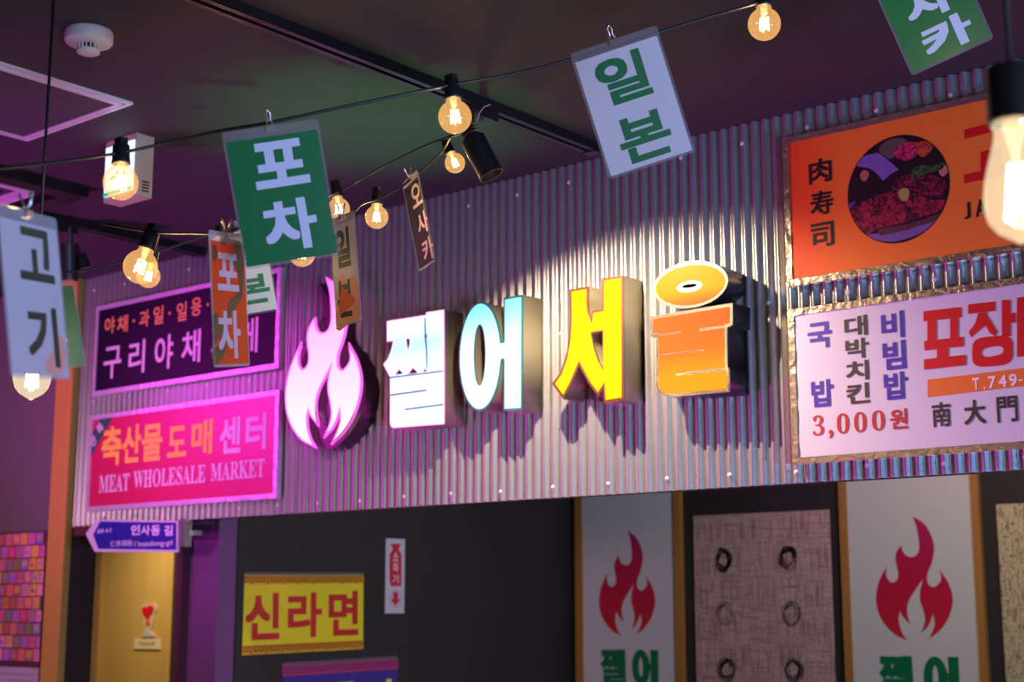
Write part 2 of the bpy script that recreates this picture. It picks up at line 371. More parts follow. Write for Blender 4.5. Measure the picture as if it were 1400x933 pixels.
# ================================================================== CEILING FIXTURES
# square access hatch, 450 mm
h = empty('access_hatch', (-3.14, -1.31, CZ), 'square access hatch with white aluminium frame flush in the dark ceiling', 'hatch')
rect('hatch_board', h, -.205, .205, -.205, .205, -.006, 0, M['hatch'])
S = .2265; w = .011
for i, (s0, s1) in enumerate(((S, .006), (S - .019, .009))):
    for (a, b_, c, d_) in ((-s0, s0, s0 - w, s0), (-s0, s0, -s0, -s0 + w), (-s0, -s0 + w, -s0 + w, s0 - w), (s0 - w, s0, -s0 + w, s0 - w)):
        MB().box(a, b_, c, d_, -s1, 0).build('frame_bar', M['alu'], h)
# recessed ceiling air unit with black frame
c0 = on_z(122, 258, CZ); c1 = on_z(0, 232, CZ)
a = empty('ceiling_air_unit', (c0.x - .42, c0.y - .42, CZ), 'black framed square ceiling air unit above the left hanging card', 'air conditioner')
for (x0, x1, y0, y1) in ((-.42, .42, .36, .42), (-.42, .42, -.42, -.36), (.36, .42, -.36, .36), (-.42, -.36, -.36, .36)):
    MB().box(x0, x1, y0, y1, -.028, 0).build('frame_bar', M['black'], a)
MB().box(-.27, .27, -.27, .27, -.014, 0).build('grille_panel', M['hatch'], a)
for k in range(9): MB().box(-.25, .25, -.25 + k * .06, -.235 + k * .06, -.02, -.014).build('grille_bar', M['black'], a)
for s in (-1, 1):
    MB().box(-.29, .29, s * .31 - .012, s * .31 + .012, -.02, 0).build('air_flap', M['alu'], a)
    MB().box(s * .31 - .012, s * .31 + .012, -.29, .29, -.02, 0).build('air_flap', M['alu'], a)
# smoke detector
p = on_z(122, 43, CZ)
d = empty('smoke_detector', (p.x, p.y, CZ), 'round white smoke detector with slotted sensor on the ceiling', 'smoke detector')
MB().lathe([(.0, 0), (.049, 0), (.050, -.004), (.050, -.022), (.047, -.027), (.026, -.031), (0, -.031)], 40).build('base', M['white'], d, smooth=True)
MB().lathe([(.0, -.030), (.018, -.030), (.018, -.042), (0, -.042)], 24).build('sensor_core', M['black'], d, smooth=True)
MB().lathe([(0, -.041), (.023, -.041), (.0245, -.043), (.0235, -.048), (.018, -.0505), (0, -.051)], 32).build('sensor_cap', M['white'], d, smooth=True)
rib = None
for k in range(16):
    an = 2 * pi * k / 16
    if rib is None: rib = MB().box(.018, .024, -.0012, .0012, -.042, -.030).build('slot_rib', M['white'], d); o = rib
    else: o = bpy.data.objects.new('slot_rib', rib.data); col.objects.link(o); o.parent = d
    o.rotation_euler = (0, 0, an)
# lighting rails
def rail(x, y0, y1, label, name='lighting_track'):
    t = empty(name, (x, y1, CZ), label, 'lighting track')
    L = y0 - y1
    MB().box(-.018, .018, L, 0, -.006, 0).build('rail_body', M['black_gloss'], t)
    for s in (-1, 1):
        MB().box(s * .018 - .003, s * .018 + .003, L, 0, -.024, 0).build('rail_side', M['black_gloss'], t)
        MB().box(s * .0105 - .003 * 1, s * .0105 + .003, L, 0, -.024, -.0215).build('rail_lip', M['black_gloss'], t)
    MB().box(-.02, .02, -.03, 0, -.027, 0).build('end_cap', M['black'], t)
    return t
rail(-2.262, -3.2, -.10, 'black lighting track crossing the ceiling to the top of the corrugated wall')
rail(-3.985, -2.2, -.02, 'black lighting track on the purple ceiling above the left signs')
def cyl(p0, p1, r0, r1=None, seg=24):
    r1 = r0 if r1 is None else r1; return MB().tube([p0, p1], [r0, r1], seg)
# main spot lamp
t0 = on_z(648, 150, CZ - .02); t0.x = -2.262
sl = empty('track_spotlight', (t0.x, t0.y, CZ - .024), 'black cylindrical track spotlight aimed at the corrugated wall, beside the bulb', 'spotlight')
def L_(q): return q - Vector(sl.location)
pa = at(646, 190, 3.02); pb = at(672, 240, 3.0)
ax = (pb - pa).normalized(); r_ = .0255
MB().box(-.016, .016, -.05, .05, -.022, 0).build('track_adapter', M['black'], sl)
MB().tube([Vector((0, 0, -.02)), (L_(pa) - ax * .045 + Vector((0, 0, .02))) * .6, L_(pa) - ax * .02], .010, 12).build('stem', M['black'], sl, smooth=True)
fin = MB()
for k in range(6): fin.tube([L_(pa) - ax * (.004 + .008 * k), L_(pa) - ax * (.0075 + .008 * k)], .0175, 16)
fin.build('heat_sink_fins', M['black'], sl)
fa, fb = L_(pa), L_(pb)
bb = MB(); q = ax.to_track_quat('Z', 'Y').to_matrix().to_4x4(); q.translation = fa
ln = (fb - fa).length
bb.lathe([(0, 0), (r_ - .002, 0), (r_, .002), (r_, ln), (r_ - .002, ln), (r_ - .002, ln - .05), (0, ln - .05)], 32, q)
bb.build('lamp_housing', M['black'], sl, smooth=False)
MB().lathe([(0, ln - .048), (r_ - .003, ln - .048)], 24, q).build('lamp_lens', mat('lit_lens', (1, .9, .7), .3, emit=(1, .82, .55), strength=4), sl)
hk = [at(652, 166, 3.0), at(655, 155, 3.0), at(662, 146, 3.0), at(671, 143, 3.0)]
MB().tube([L_(x) for x in hk], .0016, 6).build('cable_tie', mat('pink_tie', (.8, .55, .5), .5), sl, smooth=True)
# left lamp on the second rail
t0 = on_z(95, 305, CZ - .02)
sl2 = empty('track_spotlight', (-3.985, t0.y, CZ - .024), 'black box shaped track lamp with a small side lamp, beside the left hanging card', 'spotlight')
o0 = Vector(sl2.location); dep = (o0 - EYE).dot(FW)
def P2(x, y): return at(x, y, dep) - o0
MB().box(-.014, .014, -.045, .045, -.022, 0).build('track_adapter', M['black'], sl2)
MB().tube([P2(95, 312), P2(95, 336)], .010, 12).build('stem', M['black'], sl2)
MB().tube([P2(92, 333), P2(92, 384)], .034, 24).build('lamp_housing', M['black'], sl2)
MB().tube([P2(100, 336), P2(108, 340), P2(111, 348)], .0035, 8).build('arm', M['black'], sl2)
MB().tube([P2(111, 347), P2(116, 368)], [.014, .021], 20).build('side_lamp', M['black'], sl2)
MB().tube([P2(116.1, 368.2), P2(116.6, 369.8)], [.020, .020], 20).build('side_lamp_ring', M['alu'], sl2)
# exit light box
ex = empty('exit_light', (-3.166, -.91, CZ), 'white emergency exit light box with green pictogram, behind a hanging bulb', 'exit sign')
MB().box(-.066, .066, -.026, .028, -.163, 0).build('box_body', mat('ivory_plastic', (.62, .50, .38), .45), ex)
lit = mat('exit_panel', (.8, .9, .9), .4, emit=(.62, .85, .88), strength=1.05); eg = mat('exit_green', (0, .4, .2), .4, emit=(0, .48, .24), strength=.9)
MB().box(-.060, .060, -.030, -.026, -.150, -.018).build('lit_panel', lit, ex)
ef = empty_loc = wall_frame(Vector((0, -.0305, -.084)))
pic = MB()
def poly(b, pts, z=0): b.quad(*[(x, z, y) for x, y in pts])
poly(pic, [(-.002, .045), (.012, .052), (.018, .040), (.006, .032)], 0)                                  # head
poly(pic, [(-.012, .030), (.010, .034), (.022, .014), (.010, -.006), (-.004, .000)], 0)                   # torso
poly(pic, [(.010, .030), (.034, .022), (.036, .014), (.012, .020)], 0); poly(pic, [(-.012, .030), (-.030, .012), (-.024, .008), (-.006, .022)], 0)
poly(pic, [(.004, .002), (.026, -.018), (.020, -.046), (.012, -.044), (.014, -.020), (-.004, -.004)], 0); poly(pic, [(-.002, .002), (-.020, -.020), (-.042, -.024), (-.042, -.032), (-.014, -.030), (.008, -.004)], 0)
pm = pic.build('pictogram', eg, ex); pm.location = (.006, -.0305, -.078)
MB().box(-.060, .060, -.0315, -.030, -.150, -.140).build('green_band', eg, ex)
for k in range(4): MB().box(.066, .0663, -.004, .018, -.150 + k * .008, -.146 + k * .008).build('label_line', M['ink_black'], ex)

# ================================================================== SIGN BOARDS ON THE FASCIA
def board(name, x0, x1, z0, z1, face, frame_m, label, cat='sign', group=None, fw=.016, bt=.004):
    fr = wall_frame(Vector(((x0 + x1) / 2, -.008, (z0 + z1) / 2))); e = empty(name, fr, label, cat, group)
    W, H = (x1 - x0) / 2, (z1 - z0) / 2
    rect('sign_face', e, -W + .004, W - .004, -H + .004, H - .004, .0, .018, face)
    for (a, b_, c, d_) in ((-W, W, H - fw, H), (-W, W, -H, -H + fw), (-W, -W + fw, -H + fw, H - fw), (W - fw, W, -H + fw, H - fw)):
        g = MB(); n = 24 if (b_ - a) > (d_ - c) else 12
        horiz = (b_ - a) > (d_ - c)
        for k in range(n):                                       # hand-laid tape: slightly uneven along its length
            j0 = .0008 * sin(k * 2.3 + a * 9); j1 = .0008 * sin((k + 1) * 2.3 + a * 9)
            if horiz: xa, xb = a + (b_ - a) * k / n, a + (b_ - a) * (k + 1) / n; g.box(xa, xb, c, d_, .0, .0205 + j0)
            else: ya, yb = c + (d_ - c) * k / n, c + (d_ - c) * (k + 1) / n; g.box(a, b_, ya, yb, .0, .0205 + j0)
        g.build('frame_strip', frame_m, e)
    return fr, e
K = .0192
# --- dark greengrocer sign
fr, e = board('shop_sign', -4.568, -3.572, 2.305, 2.632, mat('sign_plum_black', (.016, .005, .024), .5, spec=.2), M['pink_foil'], 'dark sign with white lettering over an orange line, upper of the two left signs')
def Z4(x, y): return 100 + x / 2.6667, 370 + y / 2.6667
oi = mat('orange_paint', (.85, .40, .10), .5); wi = mat('white_paint', (.80, .62, .74), .5)
for ch, x, y, w, h in (('야', 134, 200, 36, 60), ('채', 180, 195, 38, 62), ('·', 221, 184, 8, 11), ('과', 260, 175, 36, 62), ('일', 311, 163, 36, 66), ('·', 352, 156, 8, 11), ('일', 396, 150, 36, 68), ('용', 449, 132, 38, 66), ('·', 491, 124, 8, 11)):
    cx, cy = Z4(x, y); gpx(fr, e, ch, cx, cy, w / 2.6667, h / 2.6667, oi, .018, K)
for ch, x, y, w, h in (('구', 143, 335, 64, 116), ('리', 232, 315, 58, 120), ('야', 331, 298, 66, 124), ('채', 430, 278, 68, 120), ('가', 538, 258, 66, 122), ('게', 640, 238, 66, 128)):
    cx, cy = Z4(x, y); gpx(fr, e, ch, cx, cy, w / 2.6667, h / 2.6667, wi, .016, K)
# --- red meat market sign
fr, e = board('shop_sign', -4.573, -3.564, 1.893, 2.234, mat('sign_crimson', (.64, .010, .085), .36, spec=1.0), M['pink_foil'], 'crimson sign with yellow and white letters over MEAT WHOLESALE MARKET, lower left')
yi = mat('yellow_paint', (.98, .66, .07), .5)
for ch, x, y, w, h, m in (('축', 141, 640, 74, 142, yi), ('산', 214, 632, 66, 138, yi), ('물', 288, 628, 74, 134, yi), ('도', 379, 624, 68, 112, yi), ('매', 470, 608, 76, 126, yi), ('센', 573, 601, 76, 132, wi), ('터', 667, 587, 74, 132, wi)):
    cx, cy = Z4(x, y); gpx(fr, e, ch, cx, cy, w / 2.6667, h / 2.6667, m, .03, K)
for ch, x, y, w, h in (('𝐌𝐄𝐀𝐓', 150, 775, 110, 64), ('𝐖𝐇𝐎𝐋𝐄𝐒𝐀𝐋𝐄', 351, 752, 262, 66), ('𝐌𝐀𝐑𝐊𝐄𝐓', 600, 727, 196, 66)):
    cx, cy = Z4(x, y); gpx(fr, e, ch, cx, cy, w / 2.6667, h / 2.6667, wi, .008, K)
band = [fr.px(*q, K) for q in ((136, 573), (154, 571), (121, 630), (121, 602))]
fill('corner_band', [band], .0182, .0190, mat('band_green', (.03, .13, .09), .4), e)
for ch, x, y in (('특', 137, 586), ('판', 127.5, 603)):
    u, v = fr.px(x, y, K); glyph(e, ch, u, v, .034, .040, wi, .02, .0196, R(44))
# --- orange sign
oface = ramp_mat('sign_orange_print', ((0, (.78, .06, .01)), (.16, (.82, .20, .025)), (.5, (.80, .24, .03)), (1, (.78, .20, .02))), 'X', -.5, .5, coat=.4)
fr, e = board('menu_sign', -1.748, -.738, 2.313, 2.684, oface, M['gold_foil'], 'orange sign with round meat photo and black vertical characters, upper right')
def ZA(x, y): return 1050 + x / 3.1086, 100 + y / 3.1086
for ch, x, y in (('肉', 222, 415), ('寿', 228, 551), ('司', 231, 687)):
    cx, cy = ZA(x, y); gpx(fr, e, ch, cx, cy, 31.5, 33.5, M['ink_black'], .02, K)
rp = mat('sign_red_print', (.55, .012, .01), .4)
# the large red syllable half hidden by the bulb: built from its strokes
def blk(fr, e, quads, m, name='letter', k=K, S=ZA):
    b = MB()
    for i_, q in enumerate(quads): b.quad(*[(*fr.px(*S(*p), k), k + i_ * .00005) for p in q])
    return b.build(name, m, e)
blk(fr, e, [[(835, 281), (835, 241), (1110, 168), (1110, 208)], [(1050, 215), (1050, 183), (1110, 168), (1110, 330), (1052, 345)],
            [(905, 455), (905, 335), (985, 318), (985, 438)], [(835, 470), (835, 432), (1140, 363), (1140, 401)]], rp)
for ch, x, y, w, h in (('J', 848, 585, 26, 72), ('A', 905, 573, 46, 74)):
    cx, cy = ZA(x, y); gpx(fr, e, ch, cx, cy, w / 3.1086, h / 3.1086, M['ink_black'], .02, K)
# round food print, flat shapes printed inside a disc
cu, cv = fr.px(*ZA(550, 493), K); ru = (fr.px(*ZA(768, 493), K)[0] - fr.px(*ZA(331, 493), K)[0]) / 2; rv = (fr.px(*ZA(550, 264), K)[1] - fr.px(*ZA(550, 723), K)[1]) / 2
disc = [(cu + ru * cos(2 * pi * k / 56), cv + rv * sin(2 * pi * k / 56)) for k in range(56)]
fill('photo_print', [disc], .0182, .0188, mat('print_dark', (.012, .005, .008), .4, var=.6, vscale=60), e)
def food(name, a, b_, sc_, lo=.42, hi=.6):
    m = mat(name, a, .4); nt = m.node_tree; tc = nt.nodes.new('ShaderNodeTexCoord'); n = nt.nodes.new('ShaderNodeTexNoise'); n.inputs['Scale'].default_value = sc_; n.inputs['Detail'].default_value = 5; n.inputs['Distortion'].default_value = 1.2
    mr = nt.nodes.new('ShaderNodeMapRange'); mr.inputs[1].default_value = lo; mr.inputs[2].default_value = hi; mx = nt.nodes.new('ShaderNodeMix'); mx.data_type = 'RGBA'; mx.inputs[6].default_value = (*a, 1); mx.inputs[7].default_value = (*b_, 1)
    nt.links.new(tc.outputs['Object'], n.inputs['Vector']); nt.links.new(n.outputs['Fac'], mr.inputs[0]); nt.links.new(mr.outputs[0], mx.inputs[0]); nt.links.new(mx.outputs[2], nt.nodes['Principled BSDF'].inputs['Base Color']); return m
meat = food('print_meat', (.035, .006, .012), (.36, .02, .05), 70); _old = mat('print_meat_plain', (.22, .010, .035), .4, var=.75, vscale=110); 
def blob(name, pts, m, z, per=4):
    def cl(p):
        u, v = fr.px(*ZA(p[0], p[1]), K); du, dv = (u - cu) / ru, (v - cv) / rv; L = math.hypot(du, dv)
        if L > .985: du, dv = du / L * .985, dv / L * .985
        return cu + du * ru, cv + dv * rv
    fill(name, [[cl(p) for p in smooth_loop(pts, per)]], z, z + .0003, m, e)
blob('print_patch', [(345, 590), (420, 540), (500, 510), (560, 505), (640, 520), (700, 540), (755, 540), (735, 580), (690, 600), (560, 640), (470, 660), (410, 690), (370, 650)], meat, .0190)
blob('print_patch', [(340, 560), (372, 545), (352, 575), (333, 580)], mat('print_violet', (.10, .06, .25), .4), .0189)
blob('print_patch', [(375, 395, 'c'), (385, 362), (465, 338, 'c'), (510, 370), (556, 410, 'c'), (520, 430), (490, 458, 'c'), (440, 410)], mat('print_lilac', (.17, .12, .36), .4, var=.3, vscale=50), .0189)
blob('print_patch', [(470, 330), (500, 290), (560, 275), (590, 290), (560, 330), (520, 365)], mat('print_olive', (.09, .08, .06), .4), .0189)
blob('print_patch', [(530, 350), (560, 305), (610, 292), (650, 305), (640, 340), (590, 372)], food('print_pink', (.12, .01, .03), (.62, .04, .13), 110), .0190)
blob('print_patch', [(625, 300), (680, 290), (700, 320), (660, 358), (640, 345)], food('print_coral', (.22, .03, .02), (.55, .09, .04), 90), .0191)
blob('print_patch', [(525, 490), (560, 440), (640, 430), (720, 440), (758, 470), (740, 525), (660, 520), (590, 510)], food('print_wine', (.015, .005, .008), (.26, .015, .05), 110, .45, .62), .0189)
blob('print_patch', [(610, 420), (640, 392), (700, 395), (750, 380), (735, 410), (660, 430), (620, 455)], food('print_leaf', (.01, .03, .01), (.06, .17, .03), 130), .0191)
blob('print_patch', [(555, 505), (580, 488), (600, 500), (592, 540), (565, 540)], mat('print_wasabi', (.35, .34, .07), .4), .0192)
blob('print_patch', [(392, 430), (410, 412), (430, 428), (415, 458), (398, 455)], mat('print_tan', (.42, .15, .08), .4), .0191)
blob('print_patch', [(725, 410), (758, 392), (765, 420), (740, 440)], mat('print_tan_light', (.45, .20, .12), .4), .0191)
blob('print_patch', [(415, 690), (480, 680), (600, 665), (735, 610), (700, 660), (560, 712), (470, 712)], mat('print_lilac_dark', (.17, .10, .28), .4, var=.4, vscale=60), .0190)
blob('print_patch', [(470, 665), (600, 640), (740, 595), (720, 625), (600, 662), (480, 690)], mat('print_plate', (.10, .03, .04), .4), .0191)
# --- white menu sign
fr, e = board('menu_sign', -1.748, -.738, 1.886, 2.257, mat('sign_lavender_white', (.60, .575, .66), .3, coat=.3), M['gold_foil'], 'white menu sign with blue and red text reading 3,000원, lower right')
def ZB(x, y): return 1050 + x / 3.3314, 370 + y / 3.3314
indigo = mat('ink_indigo', (.06, .03, .32), .4); olive = mat('ink_olive', (.045, .035, .028), .4); brick = mat('ink_brick', (.42, .03, .025), .4); red = mat('ink_red', (.52, .008, .012), .4)
for ch, x, y, w, h, m, of in (('국', 235, 295, 110, 118, indigo, .03), ('밥', 248, 559, 102, 124, indigo, .03), ('대', 400, 253, 106, 92, olive, .026), ('박', 405, 355, 106, 92, olive, .026),
                       ('치', 407, 456, 104, 90, olive, .026), ('킨', 410, 560, 106, 92, olive, .026), ('비', 568, 248, 106, 122, indigo, .03), ('빔', 575, 386, 106, 130, indigo, .03), ('밥', 583, 525, 110, 124, indigo, .03),
                       ('𝟑', 229, 706, 50, 92, brick, -.006), (',', 287, 745, 20, 38, brick, .01), ('𝟎', 341, 697, 56, 92, brick, -.006), ('𝟎', 420, 691, 56, 92, brick, -.006), ('𝟎', 502, 683, 58, 92, brick, -.006), ('원', 596, 676, 80, 92, brick, .022),
                       ('南', 790, 656, 86, 112, olive, .02), ('大', 942, 645, 98, 112, olive, .024), ('門', 1090, 632, 96, 118, olive, .02)):
    cx, cy = ZB(x, y); gpx(fr, e, ch, cx, cy, w / 3.3314, h / 3.3314, m, of, K)
# heavy red syllables drawn from their strokes
sl_ = .107
def qz(x0, x1, y0, y1, s=.12):  # a bar in the zoomed picture, following the board's slope; y taken at x0
    return [(x0, y1), (x0, y0), (x1, y0 - (x1 - x0) * s), (x1, y1 - (x1 - x0) * s)]
blk(fr, e, [qz(708, 882, 186, 232, .11), qz(726, 768, 186, 358), qz(830, 868, 172, 345), qz(712, 892, 322, 365, .11), qz(770, 822, 345, 425), qz(711, 902, 405, 452, .11)], red, S=ZB)
blk(fr, e, [qz(912, 1036, 155, 198, .11), [(958, 195), (1000, 190), (990, 250), (925, 305), (915, 280), (945, 240)], [(975, 220), (1000, 205), (1046, 278), (1036, 300), (1010, 285)],
            qz(1066, 1106, 134, 300, 0), qz(1100, 1128, 195, 240, .1)], red, S=ZB)
ringo = [(1025 + 95 * cos(t) * (1 if True else 1), 365 - 78 * sin(t) - 10 * cos(t)) for t in [2 * pi * k / 40 for k in range(40)]]
def sq(t, n=.55): c, s = cos(t), sin(t); return math.copysign(abs(c) ** n, c), math.copysign(abs(s) ** n, s)
ro = [(1023 + 93 * sq(2 * pi * k / 48)[0], 368 - 68 * sq(2 * pi * k / 48)[1] - 8 * sq(2 * pi * k / 48)[0]) for k in range(48)]
ri = [(1023 + 50 * sq(2 * pi * k / 48, .8)[0], 369 - 22 * sq(2 * pi * k / 48, .8)[1] - 6 * sq(2 * pi * k / 48)[0]) for k in range(48)]
fill('letter', [[fr.px(*ZB(*p), K) for p in ro], [fr.px(*ZB(*p), K) for p in ri]], .0188, .0192, red, e)
blk(fr, e, [qz(1135, 1190, 124, 394, .1), qz(1188, 1240, 118, 162, .1), qz(1188, 1240, 345, 388, .1), qz(1238, 1280, 112, 382, .1), qz(1310, 1360, 75, 410, .0), qz(1358, 1390, 215, 262, .1)], red, S=ZB)
cx0 = [ZB(*p) for p in ((727, 577), (727, 498), (1480, 407), (1480, 490))]
fill('print_band', [[fr.px(*p, K) for p in cx0]], .0184, .0189, mat('band_orange', (.68, .17, .025), .4), e)
for ch, x, y, w, h in (('T', 947, 517, 32, 56), ('.', 986, 535, 9, 10), ('7', 1020, 509, 34, 56), ('4', 1068, 504, 38, 56), ('9', 1116, 499, 36, 56), ('-', 1150, 500, 20, 7)):
    cx, cy = ZB(x, y); gpx(fr, e, ch, cx, cy, w / 3.3314, h / 3.3314, mat('ink_cream', (.85, .68, .72), .4) if ch == 'T' else bpy.data.materials['ink_cream'], .022, .0195)

# ================================================================== CHANNEL LETTERS
def channel(name, loops, face_m, rim_m, side_m, label, S, group, depth=.085, rim=.0045, grooves=(), groove_m=None):
    YP = -depth; allp = [on_y(*S(p[0], p[1]), YP) for p in loops[0]]
    o = Vector((sum(p.x for p in allp) / len(allp), -.006, sum(p.z for p in allp) / len(allp)))
    fr = wall_frame(o); e = empty(name, fr, label, 'sign letter', group); k = depth - .006
    ll = [[fr.px(*S(*p[:2]), k) for p in lp] for lp in loops]
    fill('channel_side', ll, -.004, k - .003, side_m, e)
    fill('edge_trim', ll, k - .003, k - .0005, rim_m, e)
    fill('letter_face', [offset_loop(ll[0], -rim)] + [offset_loop(q, rim * .6) for q in ll[1:]], k - .0005, k + .0006, face_m, e)
    for q in grooves: fill('groove', [[fr.px(*S(*p[:2]), k) for p in q]], k + .0004, k + .0010, groove_m, e)
    return fr, e
def Z6(x, y): return 370 + x / 3.1111, 350 + y / 3.1111
def Z7(x, y): return 720 + x / 3.1111, 330 + y / 3.1111
f1 = ramp_mat('face_white_cyan', ((0, (.82, 1, 1)), (.45, (.75, 1, 1)), (.62, (.45, .95, 1)), (.8, (.85, 1, 1)), (1, (.8, 1, 1))), 'Y', -.20, .20, 1.25)
rimp = mat('rim_pink_lit', (.9, .4, .8), .4, emit=(.95, .35, .75), strength=.75)
G = 'illuminated syllables of the restaurant name on the corrugated wall'
jjeol = [(494, 277), (660, 251), (660, 240), (737, 228), (738, 716), (524, 733), (512, 728), (507, 715), (507, 517), (478, 461), (496, 440), (508, 412), (516, 385), (520, 362), (494, 366)]
channel('channel_letter', [jjeol, [(527, 507), (545, 482), (563, 501)], [(583, 503), (604, 476), (625, 497)], [(646, 494), (657, 478), (664, 491)],
                            [(575, 354), (590, 352), (591, 372), (585, 402), (579, 385)]],
        f1, rimp, M['side_steel'], 'white cyan glowing channel letter 쩔 with pink edge, leftmost of the four', Z6, G, rim=.003,
        grooves=[[(510, 597), (510, 589), (664, 568), (664, 576)], [(572, 658), (572, 650), (735, 629), (735, 637)], [(508, 522), (508, 515), (735, 487), (735, 494)],
                 [(655, 262), (660, 262), (662, 330), (668, 340), (664, 352), (668, 400), (668, 478), (663, 478), (661, 400), (655, 352)]], groove_m=mat('groove_teal', (.05, .35, .36), .4))
f2 = ramp_mat('face_cyan_white', ((0, (.80, 1, 1)), (.55, (.85, 1, 1)), (.78, (.30, .95, .92)), (1, (.02, .72, .66))), 'Y', -.20, .20, 1.12)
oo = [(891 + 92 * cos(t), 428 - 233 * sin(t) + (4 if cos(t) > 0 else 8) * 0 - 12 * cos(t)) for t in [2 * pi * k / 48 for k in range(48)]]
# outer contour of the round part opened where the bar joins
oo2 = [p for p in oo if not (p[0] > 975 and 350 < p[1] < 450)]
i0 = max(range(len(oo2)), key=lambda i: (oo2[i][0] - 0) if oo2[i][1] <= 352 else -1)
right_up = [p for p in oo if p[1] < 428]; 
upper = [(891 + 92 * cos(t), 428 - 233 * sin(t) - 12 * cos(t)) for t in [R(a_) for a_ in range(14, 360 - 3, 8)]]
eo = upper + [(984, 446), (989, 446), (989, 660), (1070, 655), (1073, 165), (990, 179), (990, 362), (981, 364)]
channel('channel_letter', [eo, [(889 + 22 * cos(t), 422 - 126 * sin(t) - 3 * cos(t)) for t in [2 * pi * k / 32 for k in range(32)]]],
        f2, mat('rim_teal', (.03, .22, .19), .35, .3), M['side_steel'], 'white and turquoise glowing channel letter 어, a tall ring beside a bar', Z6, G, rim=.006)
f3 = ramp_mat('face_yellow', ((0, (1, .42, .0)), (.35, (1, .60, .01)), (.65, (1, .54, .005)), (1, (1, .38, .0))), 'Y', -.20, .20, .95)
rimb = mat('rim_bronze', (.17, .065, .04), .35, .6)
seo = [(182, 205), (264, 191), (262, 262), (267, 300), (275, 330), (275, 296), (320, 288), (320, 157), (411, 145), (414, 676), (327, 690), (325, 625), (304, 662), (262, 605), (223, 531), (192, 606), (156, 673), (108, 607), (142, 560), (165, 495), (178, 420), (184, 330)]
channel('channel_letter', [seo, [(277, 392), (322, 384), (323, 540), (305, 500), (290, 455)]], f3, rimb, M['side_steel'], 'amber yellow glowing channel letter 서 with bronze edge', Z7, G, rim=.0075)
f4 = ramp_mat('face_orange_yellow', ((0, (1, .52, 0)), (.18, (1, .46, .0)), (.46, (.95, .36, .01)), (.58, (.95, .17, .02)), (.76, (.95, .11, .02)), (.84, (.95, .20, .02)), (.90, (1, .48, 0)), (1, (1, .52, 0))), 'Y', -.255, .215, .92)
eul = [(527, 320), (875, 262), (875, 358), (852, 363), (853, 540), (863, 539), (863, 641), (610, 662), (580, 656), (560, 640), (550, 612), (550, 402), (527, 406)]
fr, e = channel('channel_letter', [eul],
        f4, M['chrome'], M['side_dark'], 'orange and yellow glowing channel letter 울 with chrome edge, rightmost', Z7, G, rim=.008,
        grooves=[[(530, 407), (530, 401), (656, 384), (656, 391)], [(736, 384), (736, 371), (868, 354), (868, 364)], [(554, 489), (554, 483), (755, 459), (755, 466)], [(640, 573), (640, 561), (858, 537), (858, 549)]], groove_m=M['chrome'])
kk = .079
ell = lambda cx, cy, a_, b_, tl, n=44: [fr.px(*Z7(cx + a_ * cos(t) * cos(tl) - b_ * sin(t) * sin(tl), cy - a_ * cos(t) * sin(tl) - b_ * sin(t) * cos(tl)), kk) for t in [2 * pi * k / n for k in range(n)]]
E0 = ell(697, 185, 160, 98, R(11)); E1 = ell(691, 192, 56, 25, R(8)); E2 = ell(692, 190, 32, 9, R(8))
fill('channel_side', [E0, E2], -.004, kk - .003, M['side_dark'], e); fill('edge_trim', [E0, E2], kk - .003, kk - .0005, M['chrome'], e)
fill('letter_face', [offset_loop(E0, -.008), E1], kk - .0005, kk + .0006, f4, e)
# flame emblem
FL = [(592, 210, 'c'), (640, 240), (672, 290), (687, 345), (678, 410), (660, 455), (656, 482), (663, 508), (683, 521), (705, 508), (718, 484), (711, 447, 'c'), (742, 490), (763, 540), (767, 592), (752, 650), (725, 695), (692, 728), (662, 747, 'c'),
      (680, 715), (690, 680), (682, 637, 'c'), (670, 672), (652, 702), (628, 720, 'c'), (641, 695), (648, 660), (640, 620), (628, 585), (625, 545), (637, 487, 'c'), (606, 532), (583, 568), (571, 603), (571, 640), (582, 682, 'c'), (562, 662), (548, 645), (540, 625, 'c'),
      (533, 655), (537, 690), (552, 728), (572, 755, 'c'), (520, 730), (478, 690), (448, 640), (436, 590), (437, 540), (452, 485), (482, 427, 'c'), (478, 460), (485, 485), (502, 501), (520, 495), (530, 478), (530, 450), (522, 420), (519, 385), (528, 358), (544, 338, 'c'),
      (550, 362), (565, 382), (590, 389), (612, 378), (622, 350), (618, 300), (608, 250)]
def Z8(x, y): return 1060 + x / 3.1853, 640 + y / 3.1853
FP = []
for p in FL:
    q = on_y(*Z8(p[0], p[1]), 1.985); FP.append((q.x, q.z) + tuple(p[2:]))
fx0, fx1 = min(p[0] for p in FP), max(p[0] for p in FP); fz0, fz1 = min(p[1] for p in FP), max(p[1] for p in FP)
FN = [((p[0] - fx0) / (fx1 - fx0) - .5, (p[1] - fz0) / (fz1 - fz0) - .5) + tuple(p[2:]) for p in FP]     # flame in a unit box
def flame_loop(cx, cy, w, h, per=5): return [(cx + x * w, cy + y * h) for x, y in smooth_loop(FN, per)]
d_ = -.085
ul = on_y(*Z6(60, 560), d_); ur = on_y(*Z6(385, 560), d_); top = on_y(*Z6(232, 93), d_); bot = on_y(*Z6(185, 815), d_)
fo = Vector(((ul.x + ur.x) / 2, -.006, (top.z + bot.z) / 2)); fr = wall_frame(fo)
e = empty('flame_emblem', fr, 'pink glowing flame emblem on a dark metal channel box, left of the letters', 'emblem')
fw_, fh_ = ur.x - ul.x - .012, top.z - bot.z - .012
